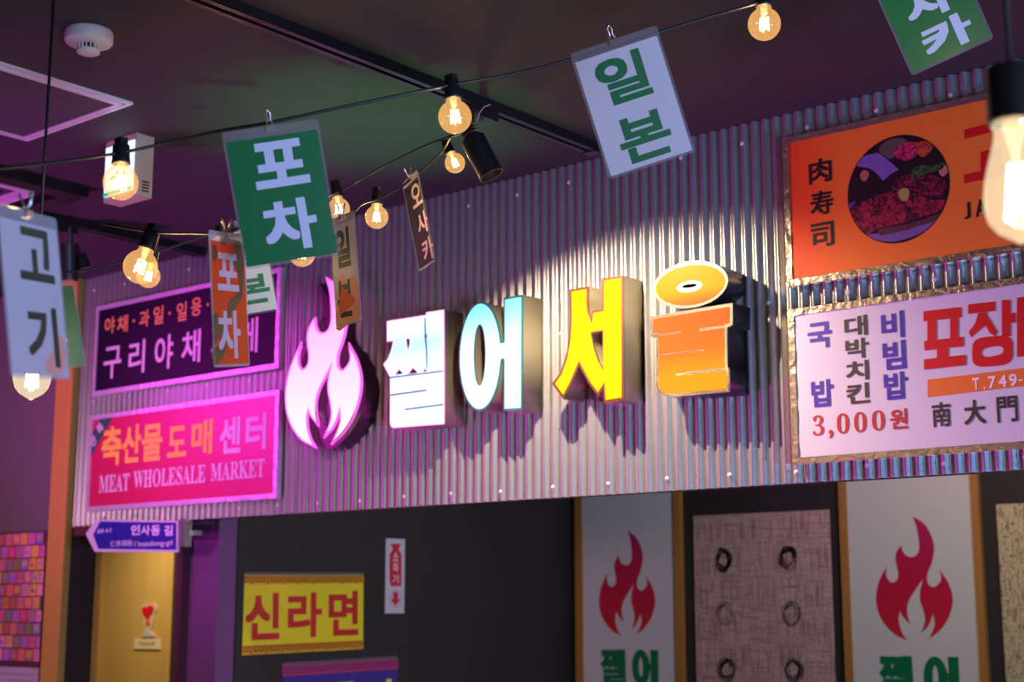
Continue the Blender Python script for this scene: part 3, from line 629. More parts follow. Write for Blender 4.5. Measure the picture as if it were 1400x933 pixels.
hull = [(-.14, .50), (-.02, .40), (.16, .30), (.20, .12), (.36, .02), (.50, -.16), (.46, -.33), (.30, -.45), (.10, -.52), (-.12, -.52), (-.32, -.46), (-.47, -.30), (-.52, -.12), (-.46, .04), (-.34, .12), (-.22, .24), (-.10, .28), (-.10, .40)]
hl = [(x * fw_, y * fh_) for x, y in smooth_loop(hull, 4)]
fill('channel_box', [hl], -.004, .058, M['side_dark'], e)
lp = flame_loop(0, 0, fw_, fh_)
fill('edge_trim', [lp], .071, .0785, mat('flame_rim', (.9, .15, .8), .4, emit=(.95, .13, .75), strength=.95), e, grow=.004)
fill('flame_face', [lp], .0785, .0795, ramp_mat('flame_lit', ((0, (1, .86, .62)), (.3, (1, .72, .85)), (.7, (1, .52, .92)), (1, (.95, .25, .85))), 'Y', -.22, .22, 1.05), e, grow=-.001)

# ================================================================== BACK WALL: BANNERS AND PRINTED PANELS
BY = 1.985
fgrad = None
def banner(pxl, pxr, py, label):
    a, b_ = on_y(pxl, py, BY), on_y(pxr, py, BY); X0, X1 = a.x, b_.x
    fr = wall_frame(Vector(((X0 + X1) / 2, 1.998, 1.2))); e = empty('banner', fr, label, 'banner', 'flame banners on the back wall')
    W = (X1 - X0) / 2
    rect('banner_panel', e, -W + .002, W - .002, -1.1, 1.0, 0, .014, M_banner)
    return fr, e, W
M_banner = mat('banner_white', (.62, .58, .52), .6)
fgrad = ramp_mat('flame_print', ((0, (.62, .01, .02)), (.5, (.50, .004, .045)), (1, (.42, .01, .12))), 'Y', .24, .76, 0, .5)
GB = M['ink_green']
def batten(x0, x1, label):
    X0, X1 = on_y(x0, 800, 1.975).x, on_y(x1, 800, 1.975).x
    o = MB().box(0, X1 - X0, -.024, 0, -1.9, .5).build('wooden_batten', M['trimwood']); o.location = (X0, 2.0, 1.9); return tag(o, label, 'batten', 'battens beside the banners')
for (bl, br, S_, fbox, lab, tx) in ((795.5, 922, None, (819, 895, 726, 870), 'white banner with red flame, left one in the back room', ((838, 35, 917), (882, 35, 916))),
                            (1161, 1334, None, (1197, 1301, 706, 876.5), 'white banner with red flame, larger one at the right', ((1224, 47, 926), (1286, 47, 926)))):
    fr, e, W = banner(bl, br, 800, lab)
    u0, _ = fr.px(fbox[0], 800, .015); u1, _ = fr.px(fbox[1], 800, .015); _, v1 = fr.px((fbox[0] + fbox[1]) / 2, fbox[2], .015); _, v0 = fr.px((fbox[0] + fbox[1]) / 2, fbox[3], .015)
    fill('flame_print', [flame_loop((u0 + u1) / 2, (v0 + v1) / 2, u1 - u0, v1 - v0)], .0142, .0150, fgrad, e)
    # the first two syllables of the name, the same shapes as the big letters
    (cx, w, cy), (cx2, w2, cy2) = tx
    ua, _ = fr.px(cx - w / 2, 900, .015); ub, _ = fr.px(cx + w / 2, 900, .015); s = (ub - ua); vt = fr.px(cx, 888 if bl < 900 else 897, .015)[1]
    def put(loops, uc, vt, wid, hei, S=Z6):
        q = [[on_y(*S(*p[:2]), -.085) for p in lp] for lp in loops]
        xa, xb = min(p.x for p in q[0]), max(p.x for p in q[0]); za, zb = min(p.z for p in q[0]), max(p.z for p in q[0])
        fill('letter', [[(uc + ((p.x - xa) / (xb - xa) - .5) * wid, vt - (zb - p.z) / (zb - za) * hei) for p in lp] for lp in q], .0142, .0150, GB, e)
    put([jjeol, [(527, 507), (545, 482), (563, 501)], [(583, 503), (604, 476), (625, 497)], [(575, 354), (590, 352), (591, 372), (585, 402), (579, 385)], [(512, 599), (512, 589), (662, 566), (662, 576)], [(574, 657), (574, 649), (730, 628), (730, 636)], [(512, 521), (512, 513), (660, 493), (660, 501)]], (ua + ub) / 2, vt, s, s * 1.12)
    ua, _ = fr.px(cx2 - w2 / 2, 900, .015); ub, _ = fr.px(cx2 + w2 / 2, 900, .015)
    put([eo, [(889 + 22 * cos(t), 422 - 126 * sin(t) - 3 * cos(t)) for t in [2 * pi * k / 32 for k in range(32)]]], (ua + ub) / 2, vt, s * 1.0, s * 1.12)
for x0, x1, lb in ((786, 795.5, 'honey wooden batten on the left edge of the left banner'), (921.5, 931, 'honey wooden batten on the right edge of the left banner'),
                   (1150.5, 1161, 'honey wooden batten on the left edge of the right banner'), (1333, 1343.5, 'honey wooden batten on the right edge of the right banner')): batten(x0, x1, lb)
def newsprint(name, base, inks, sx=260, sz=160):
    m = mat(name, base, .7); nt = m.node_tree; b = nt.nodes['Principled BSDF']; tc = nt.nodes.new('ShaderNodeTexCoord'); last = None
    def node(t, **k):
        n = nt.nodes.new(t)
        for a_, v_ in k.items(): setattr(n, a_, v_)
        return n
    prev = None
    for i, (ink, fx, fz, lo, hi) in enumerate(inks):
        mp = node('ShaderNodeMapping'); mp.inputs['Scale'].default_value = (fx, fz, 1); mp.inputs['Location'].default_value = (i * 3.1, i * 1.7, 0); nt.links.new(tc.outputs['Object'], mp.inputs[0])
        n = node('ShaderNodeTexNoise'); n.inputs['Scale'].default_value = 1; n.inputs['Detail'].default_value = 3; nt.links.new(mp.outputs[0], n.inputs['Vector'])
        mr = node('ShaderNodeMapRange'); mr.inputs[1].default_value = lo; mr.inputs[2].default_value = hi; nt.links.new(n.outputs['Fac'], mr.inputs[0])
        mx = node('ShaderNodeMix', data_type='RGBA'); mx.inputs[6].default_value = (*base, 1); mx.inputs[7].default_value = (*ink, 1); nt.links.new(mr.outputs[0], mx.inputs[0])
        if prev: nt.links.new(prev.outputs[2], mx.inputs[6])
        prev = mx
    nt.links.new(prev.outputs[2], b.inputs['Base Color']); return m
np1 = newsprint('rose_newsprint', (.60, .38, .31), (((.30, .15, .13), 170, 8, .50, .62), ((.34, .17, .14), 8, 170, .52, .64), ((.14, .07, .07), 110, 110, .58, .70), ((.48, .12, .17), 45, 30, .64, .74), ((.42, .38, .08), 28, 28, .69, .76)))
np2 = newsprint('straw_newsprint', (.58, .48, .24), (((.20, .16, .08), 150, 20, .50, .66), ((.08, .06, .04), 100, 90, .54, .68), ((.40, .12, .10), 40, 40, .62, .75)))
def poster_panel(x0, x1, y0, m, label):
    A, B_ = on_y(x0, y0, 1.99), on_y(x1, y0, 1.99); fr = wall_frame(Vector((A.x, 1.998, A.z - 1.0))); e = empty('printed_panel', fr, label, 'panel')
    rect('panel_sheet', e, 0, B_.x - A.x, -.6, 1.0, 0, .010, m); return fr, e
fr, e = poster_panel(948, 1133, 706, np1, 'pink newsprint panel with charcoal ring marks, between the two banners')
chm = mat('charcoal_mark', (.11, .07, .062), .8)
def ringmark(cx, cy, wide, heavy):
    u, v = fr.px(cx, cy, .0105); b = MB()
    for k in range(heavy):
        R0 = .033 + rnd.uniform(-.010, .011); ph = rnd.uniform(0, 6.28); n = 26; pr = None; span = int(n * rnd.uniform(.2, .65))
        for j in range(span + 1):
            t = ph + 2 * pi * j / n; r = R0 + .0035 * sin(3 * t + k) + rnd.uniform(-.0015, .0015); q = (u + r * .92 * cos(t), v + r * 1.1 * sin(t))
            if pr: b.v, b.f, b.mi = (lambda s: (b.v + s.v, b.f + [tuple(len(b.v) + i for i in f) for f in s.f], b.mi + s.mi))(strokes([[pr, q]], wide * rnd.uniform(.6, 1.3)))
            pr = q
    o = b.build('ring_mark', chm, e); o.location = (0, 0, .0108)
for cx, cy, wd, hv in ((989, 766, .0048, 22), (1077, 763, .0044, 20), (991, 840, .0020, 12), (1081, 838, .0028, 14), (993, 916, .0044, 18), (1085, 916, .0040, 18)): ringmark(cx, cy, wd, hv)
poster_panel(1362, 1560, 690, np2, 'straw yellow newsprint panel cut by the right edge of the view')

# ================================================================== POSTERS ON THE SIDE WALL
def side_poster(name, pl, pr, pt, pb, m, label, cat, xo=-3.97):
    a = on_x(pl, (pt + pb) / 2, xo); b_ = on_x(pr, (pt + pb) / 2, xo); t = on_x((pl + pr) / 2, pt, xo); u_ = on_x((pl + pr) / 2, pb, xo)
    fr = side_frame(Vector((xo, (a.y + b_.y) / 2, (t.z + u_.z) / 2))); e = empty(name, fr, label, cat)
    W, H = (b_.y - a.y) / 2, (t.z - u_.z) / 2
    e.matrix_world = e.matrix_world @ Matrix.Rotation(R(1.0), 4, 'Z') if name == 'poster' else e.matrix_world
    rect('sheet', e, -W, W, -H, H, .0, .0025, m); return fr, e, W, H
def Z9(x, y): return 280 + x / 3.6889, 680 + y / 3.6889
def meander(e, v0, v1, W, m, n=16):
    s = 2 * W / n; h = v1 - v0; L = []
    for k in range(n):
        x = -W + k * s; f = 1 if k % 2 else -1
        pts = [(.08, .08), (.08, .9), (.86, .9), (.86, .3), (.36, .3), (.36, .62), (.62, .62)]
        L.append([(x + (px_ if f > 0 else .94 - px_) * s, v0 + py_ * h) for px_, py_ in pts])
    o = strokes(L, h * .17).build('meander_border', m, e); o.location = (0, 0, .0034); return o
yel = mat('poster_yellow', (.83, .66, .015), .5); pred = mat('poster_red', (.58, .02, .02), .5); mred = mat('border_red', (.34, .035, .01), .5); mor = mat('border_ochre', (.76, .38, .015), .5)
fr, e, W, H = side_poster('poster', 331.5, 496, 787, 892, yel, 'yellow poster with red Korean letters and meander borders', 'poster')
rect('border_band', e, -W, W, H - .030, H - .001, .0025, .003, mor); rect('border_band', e, -W, W, -H + .001, -H + .031, .0025, .003, mor)
meander(e, H - .029, H - .003, W - .004, mred); meander(e, -H + .003, -H + .029, W - .004, mred)
rect('tape_strip', e, -W, W, H, H + .010, 0, .001, mat('grey_tape', (.14, .11, .11), .3))
for ch, x, y, w, h in (('신', 292, 597, 172, 236), ('라', 505, 594, 172, 228), ('면', 700, 590, 150, 226)):
    cx, cy = Z9(x, y); gpx(fr, e, ch, cx, cy, w / 3.6889, h / 3.6889, pred, .03, .0034)
pur = mat('poster_indigo', (.055, .025, .24), .5)
fr, e, W, H = side_poster('poster', 385, 543, 906, 1008, pur, 'indigo poster with yellow letters and pink border, cut by the bottom edge', 'poster')
rect('border_band', e, -W, W, H - .036, H - .001, .0025, .003, mat('border_pink', (.50, .04, .12), .5)); meander(e, H - .033, H - .006, W - .004, mat('border_violet', (.16, .03, .20), .5), 14)
rect('tape_strip', e, -W, W, H, H + .010, 0, .001, bpy.data.materials['grey_tape'])
for ch, u in (('너', -.62), ('구', .0), ('리', .62)): glyph(e, ch, u * W, -.028, W * .52, .175, yel, .03, .0036)
# fire extinguisher notice
fr, e, W, H = side_poster('safety_notice', 526.5, 552.5, 737, 839, mat('notice_white', (.60, .52, .60), .45), 'narrow white notice with red vertical label and down arrow', 'sign')
nr = mat('notice_red', (.60, .015, .03), .45)
def f9(x, y): return fr.px(*Z9(x, y), .003)
rbody = [f9(*p) for p in ((935, 236), (990, 236), (976, 262), (992, 290), (992, 450), (940, 450), (932, 420), (932, 290), (950, 262))]
fill('red_label', [rbody], .0026, .0034, nr, e)
for ch, y in (('소', 300), ('화', 355), ('기', 414)):
    u, v = f9(962, y); glyph(e, ch, u, v, W * .62, .034, mat('notice_ink', (.75, .60, .66), .5) if ch == '소' else bpy.data.materials['notice_ink'], .015, .004)
fill('arrow', [[f9(*p) for p in ((950, 480), (974, 480), (974, 515), (988, 515), (962, 548), (935, 515), (950, 515))]], .0026, .0034, nr, e)
u, v = f9(962, 513); ro = [(u + .031 * cos(2 * pi * k / 32), v + .031 * sin(2 * pi * k / 32)) for k in range(32)]; ri = [(u + .028 * cos(2 * pi * k / 32), v + .028 * sin(2 * pi * k / 32)) for k in range(32)]
fill('ring', [ro, ri], .0026, .0032, mat('notice_pink', (.55, .25, .30), .5), e)

# ================================================================== LEFT END: STREET SIGN, DOOR PLAQUE, COLLAGE
YS = -.055
fr = wall_frame(on_y(185, 732, YS)); fr.o.y = YS
e = empty('street_sign', fr, 'blue arrow shaped street sign pointing left under the red sign', 'sign')
def Z5(x, y): return x / 3.6886, 680 + y / 3.6886
outl = [fr.px(*Z5(*p), 0) for p in ((437, 186), (488, 114), (902, 120), (902, 278), (482, 276))]; inn = [fr.px(*Z5(*p), .004) for p in ((470, 190), (506, 123), (889, 129), (889, 266), (497, 262))]
fill('sign_plate', [outl], -.004, .004, mat('sign_edge_lilac', (.66, .62, .74), .4), e); fill('blue_face', [inn], .004, .0048, mat('sign_blue', (.02, .02, .30), .35, coat=.3), e)
for ch, x, y, w, h, of in (('인', 683, 166, 46, 52, .03), ('사', 734, 167, 46, 50, .03), ('동', 785, 168, 46, 52, .03), ('길', 850, 169, 44, 52, .03), ('64→1', 526, 170, 66, 24, .01), ('仁寺洞街', 612, 234, 112, 30, .004), ('/', 681, 236, 10, 28, .01), ('Insadong-gil', 783, 237, 172, 34, .008)):
    cx, cy = Z5(x, y); gpx(fr, e, ch, cx, cy, w / 3.6886, h / 3.6886, M['ink_white'], of, .0054)
br = fr.px(247, 735, 0)
rect('bracket', e, br[0] - .006, br[0] + .018, -.045, .045, -.03, .0, M['clip'])
rect('bracket_arm', e, br[0] - .01, br[0] + .03, -.008, .008, -.062, -.03, M['clip'])
# heart ornament and plaque on the door
yd = .963; fr = wall_frame(Vector((on_y(204, 850, yd).x, yd, on_y(204, 850, yd).z)))
def ZD(x, y): return 170 + x / 10.3625, 810 + y / 10.3625
def fD(x, y): return fr.px(*ZD(x, y), .002)
e = empty('heart_plaque', fr, 'red heart cut-out on a small pedestal stuck to the toilet door', 'door sign')
back = [(240, 250), (245, 195), (285, 170), (335, 175), (370, 148), (420, 150), (460, 195), (462, 255), (435, 310), (425, 380), (410, 440), (395, 500), (380, 545), (425, 600), (430, 640), (250, 640), (250, 600), (300, 550), (285, 490), (268, 420), (262, 340)]
fill('backing', [[fD(*p) for p in smooth_loop(back, 3)]], 0, .004, mat('cream_acrylic', (.66, .46, .30), .4), e)
hrt = [(338, 212, 'c'), (372, 190), (415, 198), (430, 240), (410, 290), (370, 340), (335, 372, 'c'), (300, 330), (272, 280), (268, 235), (290, 210)]
fill('heart', [[fD(*p) for p in smooth_loop(hrt, 4)]], .004, .010, mat('heart_red', (.72, .01, .015), .3), e)
fill('ribbon', [[fD(*p) for p in smooth_loop([(335, 365), (375, 360), (368, 400), (372, 470), (345, 455), (318, 470), (322, 400)], 3)]], .004, .008, mat('ribbon_orange', (.80, .13, .02), .4), e)
fill('pedestal', [[fD(*p) for p in ((300, 560), (370, 560), (410, 600), (412, 632), (262, 632), (262, 600))]], .004, .008, mat('pedestal_lilac', (.55, .48, .52), .4), e)
q = [fD(148, 655), fD(520, 655), fD(520, 815), fD(148, 815)]
fp = wall_frame(Vector((fr.o.x + (q[0][0] + q[1][0]) / 2, yd, fr.o.z + (q[0][1] + q[2][1]) / 2)))
pq = empty('toilet_plaque', fp, 'small cream plaque reading TOILET on the door', 'sign'); W, H = (q[1][0] - q[0][0]) / 2, (q[0][1] - q[2][1]) / 2
rect('plate', pq, -W, W, -H, H, 0, .005, mat('plaque_cream', (.82, .62, .34), .4)); glyph(pq, 'TOILET', 0, 0, W * 1.25, H * .62, mat('plaque_ink', (.10, .07, .04), .5), .01, .0056)
# coloured collage panel on the left wall
A = on_y(66, 727, -.022); B_ = on_y(66, 906, -.022); fr = wall_frame(Vector((A.x - .5, -.022, (A.z + B_.z) / 2)))
e = empty('label_collage', fr, 'magenta and orange collage panel of many small labels beside the pillar', 'wall panel')
Hh = (A.z - B_.z) / 2; rect('backing_board', e, -.5, .498, -Hh - .02, Hh + .003, 0, .006, mat('collage_dark', (.12, .03, .07), .5))
pal = [(.62, .08, .22), (.66, .14, .05), (.35, .10, .42), (.70, .20, .36), (.16, .12, .40), (.60, .05, .07), (.60, .32, .04), (.32, .10, .10), (.72, .30, .12), (.50, .10, .34), (.22, .16, .08)]
pm = [mat('label_print', tuple(min(1, x * 1.45) for x in c), .45) for c in pal]; tb = MB(); rows = 10; cwid = .05; rh = 2 * Hh / rows; patt = random.Random(3)
motif = [[(patt.randrange(11), patt.choice((0, 1, 2)), patt.randrange(11)) for c in range(7)] for r in range(5)]
for r in range(rows):
    off = (r * 13 % 5) * .012
    for c in range(21):
        i, kind_, j = motif[r % 5][(c + r // 5 * 2) % 7]; u0 = -.49 + c * cwid - off; u1 = u0 + cwid * .88
        u1 = min(u1, .495)
        if u0 > .475 or u0 < -.499: continue
        v0 = -Hh + r * rh + .002; v1 = v0 + rh * .90; tb.m = i; tb.box(u0, u1, v0, v1, .006, .0075)
        tb.m = j
        if kind_ == 0:
            for q in range(3): tb.box(u0 + .006, u1 - .006, v0 + rh * (.15 + .25 * q), v0 + rh * (.27 + .25 * q), .0075, .0079)
        elif kind_ == 1:
            for q in range(3): tb.box(u0 + .005 + .013 * q, u0 + .012 + .013 * q, v0 + rh * .25, v1 - rh * .12, .0075, .0079)
        else: tb.box(u0 + .008, u1 - .010, v0 + rh * .2, v0 + rh * .55, .0075, .0079); tb.box(u0 + .004, u1 - .02, v0 + rh * .65, v1 - rh * .08, .0075, .0079)
ct = tb.build('small_labels', pm, e); ct['kind'] = 'stuff'
A = on_y(53, 913, -.022); fr = wall_frame(Vector((A.x - .25, -.022, A.z - .12)))
e = empty('paper_notice', fr, 'pale lilac paper notice below the collage panel at the bottom left', 'notice')
rect('sheet', e, -.25, .25, -.12, .118, 0, .002, mat('lilac_paper', (.58, .40, .58), .5))
for k in range(5):
    rect('text_line', e, .05 if k % 2 else -.2, .23, .09 - .022 * k, .095 - .022 * k, .002, .0025, mat('faint_print', (.36, .22, .36), .6))

# ================================================================== HANGING CARDS
def card(center, depth, wv, uv, sgn, paper, ink, chars, label, off=.03, name='laminated_card', margin_top=.075, group='laminated cards hanging from the light strings', hh=None):
    """wv, uv: pixel vectors of the card's full width and height in the photograph; the missing depth component follows from its true proportions"""
    s = depth / FPX; ul_ = math.hypot(*uv); Wt = ul_ / 1.42
    w3 = Vector((wv[0], -wv[1], 0)); u3 = Vector((-uv[0] * -1, -uv[1], 0))
    wl = w3.length
    if wl < Wt * .97 and sgn:
        wz = sgn * math.sqrt(Wt * Wt - wl * wl); w3.z = wz; u3.z = -(u3.x * w3.x + u3.y * w3.y) / wz
        if abs(u3.z) > .4 * ul_: u3.z = math.copysign(.4 * ul_, u3.z)
    c = at(center[0], center[1], depth)
    D = (c - EYE).normalized(); R_ = D.cross(UP).normalized(); U_ = R_.cross(D)
    W3 = (R_ * w3.x + U_ * w3.y + D * w3.z) * s; U3 = (R_ * u3.x + U_ * u3.y + D * u3.z) * s
    fr = Frame(c, W3, U3); W, H = W3.length / 2, U3.length / 2
    e = empty(name, fr, label, 'card', group)
    pw = W - .004
    rect('paper', e, -pw, pw, -H + .004, H - 2 * H * margin_top, -.0004, .0004, paper)
    lam = MB(); rr = .006; cs = []
    for sx, sy, a0 in ((1, 1, 0), (-1, 1, 90), (-1, -1, 180), (1, -1, 270)):
        for k in range(5): t = R(a0 + 22.5 * k); cs.append((sx * (W - rr) + rr * cos(t), sy * (H - rr) + rr * sin(t)))
    fill('laminate', [cs, [(-pw, -H + .004), (pw, -H + .004), (pw, H - 2 * H * margin_top), (-pw, H - 2 * H * margin_top)]], -.0007, .0007, M['film'], e)
    for ch, px_, py_, wf, hf in chars:
        u, v = fr.px(px_, py_, 0); glyph(e, ch, u, v, wf * 2 * W, hf * 2 * H, ink, off, .00055)
    # wire clip at the top edge
    cl = empty('wire_clip', Frame(c + fr.v * (H - .004), fr.u, fr.v), 'nickel wire clip on top of the ' + ' '.join(label.split()[:9]).rstrip(','), 'clip', 'wire clips on the cards')
    MB().box(-.007, .007, -.004, .004, .001, .004).box(-.007, .007, -.004, .004, -.004, -.001).build('jaw', M['clip'], cl)
    for sg in (1, -1):
        pts = [Vector((-.005 * 1, .003, .003 * sg)), Vector((-.002, .012, .004 * sg)), Vector((-.0032, .022, .007 * sg)), Vector((0, .0262, .0082 * sg)), Vector((.0032, .022, .007 * sg)), Vector((.002, .012, .004 * sg)), Vector((.005, .003, .003 * sg))]
        MB().tube(pts, .0009, 6).build('wire_loop', M['clip'], cl, smooth=True)
    return fr, e, W, H
def c3(x, y): return 280 + x / 2.6667, 130 + y / 2.6667
def c2(x, y): return x / 3.1086, 250 + y / 3.1086
def c8(x, y): return 580 + x / 3.684, y / 3.684
def c7(x, y): return 440 + x / 3.4547, 130 + y / 3.4547
def c6(x, y): return 960 + x / 3.1818, y / 3.1818
card((865, 141), 2.29, (118, -37), (-63, -168), 0, M['paper'], M['ink_green'], [('일', *c8(1000, 393), .56, .36), ('본', *c8(1110, 687), .58, .35)], 'white card with green syllables 일본, large one high at the centre', .030)
card((385, 266), 2.18, (130, -22), (-31, -186), 0, M['green'], M['ink_white'], [('포', *c3(275, 250), .56, .33), ('차', *c3(313, 473), .55, .37)], 'green card with white syllables 포차, large one in front', .036)
fr, e, W, H = card((47, 403), 1.78, (78, 12), (-19, -229), 1, M['paper'], M['ink_dkgreen'], [('고', *c2(152, 308), .58, .32), ('기', *c2(183, 655), .52, .36)], 'white card with dark green syllables 고기 and a peach spot, at the left edge', .028)
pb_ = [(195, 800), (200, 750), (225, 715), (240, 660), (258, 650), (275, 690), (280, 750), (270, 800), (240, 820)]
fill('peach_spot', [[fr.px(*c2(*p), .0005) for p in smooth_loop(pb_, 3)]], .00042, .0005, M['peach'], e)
fr, e, W, H = card((314, 410), 2.24, (48, 3), (-7, -183), 1, M['orange_reflection'], M['ink_pink'], [('포', *c2(968, 380), .60, .28), ('차', *c2(975, 645), .62, .36)], 'green card with painted orange reflection and pale syllables 포차', .03)
dg_ = mat('reflection_gap_green', (.03, .055, .02), .4, var=.4, vscale=60)  # the card's own green, left between the painted orange reflection
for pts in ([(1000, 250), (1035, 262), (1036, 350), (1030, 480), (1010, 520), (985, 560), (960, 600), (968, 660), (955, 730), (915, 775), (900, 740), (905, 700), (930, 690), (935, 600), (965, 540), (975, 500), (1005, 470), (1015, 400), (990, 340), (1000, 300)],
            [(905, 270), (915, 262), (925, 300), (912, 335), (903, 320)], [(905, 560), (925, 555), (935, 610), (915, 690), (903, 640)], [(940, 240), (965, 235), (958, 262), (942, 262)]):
    fill('reflection_gap', [[fr.px(*c2(*p), .0005) for p in smooth_loop(pts, 3)]], .00042, .0005, dg_, e)
fr, e, W, H = card((472, 369), 2.74, (34, -10), (-10, -149), -1, M['paper'], M['ink_dkgreen'], [('일', *c3(503, 558), .60, .36), ('본', *c3(513, 742), .60, .34)], 'narrow looking white card with 일본 and painted reflection, beside the flame emblem', .035)
for pts, m_, z_ in (([(480, 855), (485, 690), (500, 650), (520, 680), (545, 655), (560, 700), (568, 800), (530, 830)], M['peach'], .0005), ([(490, 800), (500, 700), (520, 720), (548, 745), (535, 770), (510, 790)], M['red_orange'], .00065)):  # orange reflection painted on the white card as peach and red shapes
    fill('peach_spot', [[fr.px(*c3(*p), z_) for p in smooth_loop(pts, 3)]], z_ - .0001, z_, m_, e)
card((572, 303), 3.30, (21, -17), (-24, -122), -1, M['dkgreen'], M['ink_pink'], [('오', *c7(447, 472), .62, .24), ('사', *c7(477, 603), .62, .23), ('카', *c7(502, 728), .62, .24)], 'thin looking dark green card with 오사카, hanging alone at the centre', .02)
card((1269, 3), 2.45, (108, -46), (-86, -141), 0, M['green'], M['ink_white'], [('오', 1243, -37, .5, .25), ('사', 1269.5, 4, .55, .25), ('카', *c6(1065, 150), .58, .26)], 'green card with white syllables, cut by the top edge at the right', .04)
card((333, 373), 3.45, (77, -13), (-22, -115), 0, M['paper'], M['ink_green'], [('일', 322, 345, .56, .36), ('본', 345, 396, .60, .34)], 'pale card with green syllable 본 mostly hidden behind the front green card', .03)
card((66, 447), 3.25, (84, -12), (-24, -120), 0, M['green'], M['ink_white'], [('포', 60, 420, .5, .3), ('차', 70, 470, .5, .3)], 'green card behind the left white card, only its sides showing', .04)

# ================================================================== LIGHT STRINGS AND BULBS
def spline(pts, per=6):
    P = [Vector(p) for p in pts]; out = []
    for i in range(len(P) - 1):
        p0, p1, p2, p3 = P[max(i - 1, 0)], P[i], P[i + 1], P[min(i + 2, len(P) - 1)]
        for k in range(per):
            t = k / per; out.append(.5 * ((2 * p1) + (-p0 + p2) * t + (2 * p0 - 5 * p1 + 4 * p2 - p3) * t * t + (-p0 + 3 * p1 - 3 * p2 + p3) * t**3))
    return out + [P[-1]]
def cable(pts, r, label, name='light_cable', m=None, group=None, parent=None):
    P = spline([at(*p) for p in pts]); o0 = P[0].copy()
    o = MB().tube([q - o0 for q in P], r, 8).build(name, m or M['rubber'], parent, smooth=True); o.location = o0; return tag(o, label, 'cable', group)
cable([(-80, 245, 2.1), (0, 231, 2.13), (100, 219, 2.16), (165, 209, 2.18), (230, 195, 2.2), (300, 179, 2.2), (366, 168, 2.2), (480, 144, 2.22), (613, 117, 2.26), (720, 97, 2.28), (832, 66, 2.3), (940, 32, 2.31), (1035, 4, 2.33), (1140, -30, 2.4), (1240, -75, 2.45)], .0024, 'dark light cable sloping up across the ceiling with the front bulbs')
cable([(-40, 395, 3.2), (88, 374, 3.25), (167, 359, 3.3), (235, 338, 3.35), (284, 322, 3.4), (330, 318, 3.45), (405, 318, 3.3), (473, 295, 2.78), (495, 279, 3.0), (517, 272, 3.2), (545, 258, 3.25), (563, 244, 3.3), (590, 222, 3.2), (606, 205, 3.15), (616, 186, 3.1)], .0028, 'rear light cable looping behind the cards up to the spotlight')
cable([(140, 306, 2.7), (207, 317, 2.62), (262, 319, 2.4), (314, 317, 2.26), (380, 290, 2.6), (463, 262, 3.35), (535, 222, 3.25), (595, 194, 3.15), (640, 180, 3.1)], .0026, 'second rear cable running taut to the spotlight')
def light(parent, loc, watts, c=(1, .66, .34), rad=.006):
    l = bpy.data.lights.new('filament_light', 'POINT'); l.energy = watts; l.color = c; l.shadow_soft_size = rad
    o = bpy.data.objects.new('filament_light', l); col.objects.link(o); o.parent = parent; o.location = loc
_gb = {}
def globe(cx, cy, depth, dpx, label, tilt=(0, 0), watts=.6, sock=True, group='round string light bulbs'):
    """bulb with its centre seen at (cx, cy); dpx is its glass diameter in pixels"""
    r = dpx * depth / FPX / 2; c = at(cx, cy, depth); s = r / .025
    e = empty('string_bulb', c, label, 'light bulb', group)
    e.rotation_euler = Euler((tilt[0], 0, 0)).to_quaternion().to_euler() if False else (0, 0, 0)
    # tilt about the camera's line of sight, as the bulb hangs
    e.rotation_mode = 'QUATERNION'; e.rotation_quaternion = Matrix.Rotation(tilt[0], 3, FW.normalized()).to_quaternion()
    prof = [(0, -.025)] + [(.025 * cos(R(t)), .025 * sin(R(t))) for t in range(-80, 62, 10)] + [(.0112, .0248), (.0104, .0275), (.0104, .031)]
    def g(n, b, m, sm=True):
        if n in _gb: o = bpy.data.objects.new(n, _gb[n]); col.objects.link(o); o.parent = e
        else: o = b().build(n, m, e, smooth=sm); _gb[n] = o.data
        o.scale = (s, s, s); return o
    g('glass_globe', lambda: MB().lathe(prof, 28), M['bulb'])
    g('glass_stem', lambda: MB().lathe([(.0062, .030), (.0045, .020), (.0028, .012), (.0034, .010), (0, .009)], 14), M['stem'])
    def fil():
        b = MB(); pts = []
        for k in range(9):
            an = 2 * pi * k / 8; pts += [Vector((.0062 * cos(an), .0062 * sin(an), -.009 if k % 2 else .009))]
        b.tube(pts, .0013, 6); return b
    g('filament', fil, M['fil'])
    if sock:
        g('socket', lambda: MB().lathe([(0, .058), (.0085, .058), (.0118, .055), (.0125, .034), (.0132, .031), (.0132, .028), (.010, .028), (0, .029)], 20), M['black'])
        g('cable_clamp', lambda: MB().box(-.008, .008, -.006, .006, .056, .066), M['black'], False)
    light(e, (0, 0, 0), watts); return e
globe(165, 250, 2.18, 48, 'round bulb lit in front of the exit light box', (R(-2),))
globe(622, 160, 2.26, 46, 'round bulb lit in front of the black spotlight', (R(-6),))
globe(1045, 33, 2.33, 45, 'round bulb lit alone high on the right')
globe(192, 365, 2.6, 47, 'round bulb hanging tilted below the lighting track, over the dark sign', (R(16),))
globe(203, 378, 3.35, 32, 'round bulb half hidden behind the tilted bulb above the dark sign', (R(10),), .5)
globe(622, 223, 3.15, 28, 'small looking round bulb just below the spotlight bulb', (R(-24),))
globe(515, 297, 3.2, 32, 'round bulb between the two narrow cards')
globe(463, 286, 3.35, 31, 'round bulb peeping past the right edge of the green 포차 card', (R(-8),), .08)
globe(413, 347, 3.3, 36, 'round bulb showing just under the bottom edge of the green 포차 card', (R(4),), .3)
globe(297, 322 + 12, 3.6, 20, 'distant bulb between the orange-reflection card and the green card', (0,), .5)
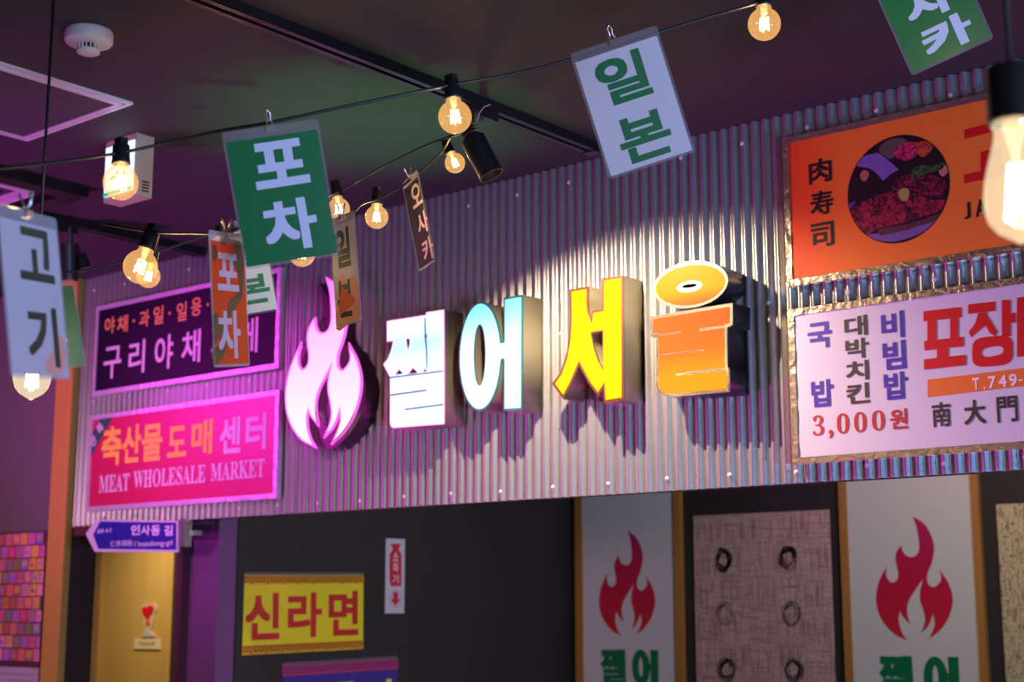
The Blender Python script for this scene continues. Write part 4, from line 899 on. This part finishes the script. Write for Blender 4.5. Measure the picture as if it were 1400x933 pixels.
# pear-shaped pendants
def pendant(cx, cy, depth, r, label, watts, top, cable_label, gm, sockr=1.0):
    c = at(cx, cy, depth); s = r / .032
    e = empty('pendant_bulb', c, label, 'pendant lamp')
    prof = [(0, -.0455), (.003, -.0452), (.0045, -.043), (.010, -.040), (.020, -.034), (.028, -.024), (.0318, -.010), (.032, 0), (.0305, .014), (.027, .030), (.0225, .046), (.0195, .058), (.0185, .068), (.0205, .070), (.0205, .074), (.018, .076)]
    def sc_(p): return [(a_ * s, b_ * s) for a_, b_ in p]
    MB().lathe(sc_(prof), 36).build('glass_bulb', gm, e, smooth=True)
    MB().lathe(sc_([(.011, .074), (.008, .060), (.0045, .046), (.003, .036), (.005, .034), (0, .033)]), 18).build('glass_stem', M['stem'], e, smooth=True)
    pts = []
    for k in range(13):
        an = 2 * pi * k / 12; pts.append(Vector(((.012 if k % 2 else .007) * cos(an), (.012 if k % 2 else .007) * sin(an), -.022 if k % 2 else .032)) * s)
    MB().tube(pts, .0011 * s, 6).build('filament', M['fil'], e)
    MB().lathe([(a_ * s * sockr, b_ * s) for a_, b_ in [(0, .130), (.0215, .130), (.0235, .128), (.0240, .100), (.0240, .074), (.020, .074), (0, .076)]], 32).build('socket', M['black'], e, smooth=False)
    MB().lathe(sc_([(0, .140), (.0045, .140), (.0055, .130)]), 14).build('cable_grip', M['brass'], e, smooth=True)
    z1 = CZ - c.z
    MB().tube([Vector((0, 0, .135 * s)), Vector((0, 0, z1))], .0028, 10).build('cable', M['rubber'], e, smooth=True)
    MB().lathe([(0, z1 - .022), (.010, z1 - .022), (.012, z1 - .016), (.03, z1 - .010), (.032, z1)], 24).build('ceiling_cap', M['black'], e, smooth=True)
    light(e, (0, 0, 0), watts); return e
pendant(1392, 270, 1.34, .030, 'large pear shaped bulb in black socket at the right edge', 2.2, 0, '', M['bulb_clear'], 1.0)
pendant(44, 512, 2.75, .034, 'pear shaped bulb on a long black cord, showing below the left white card', 2.0, 0, '', M['bulb_clear'])

bpy.data.collections.remove(_tmp)
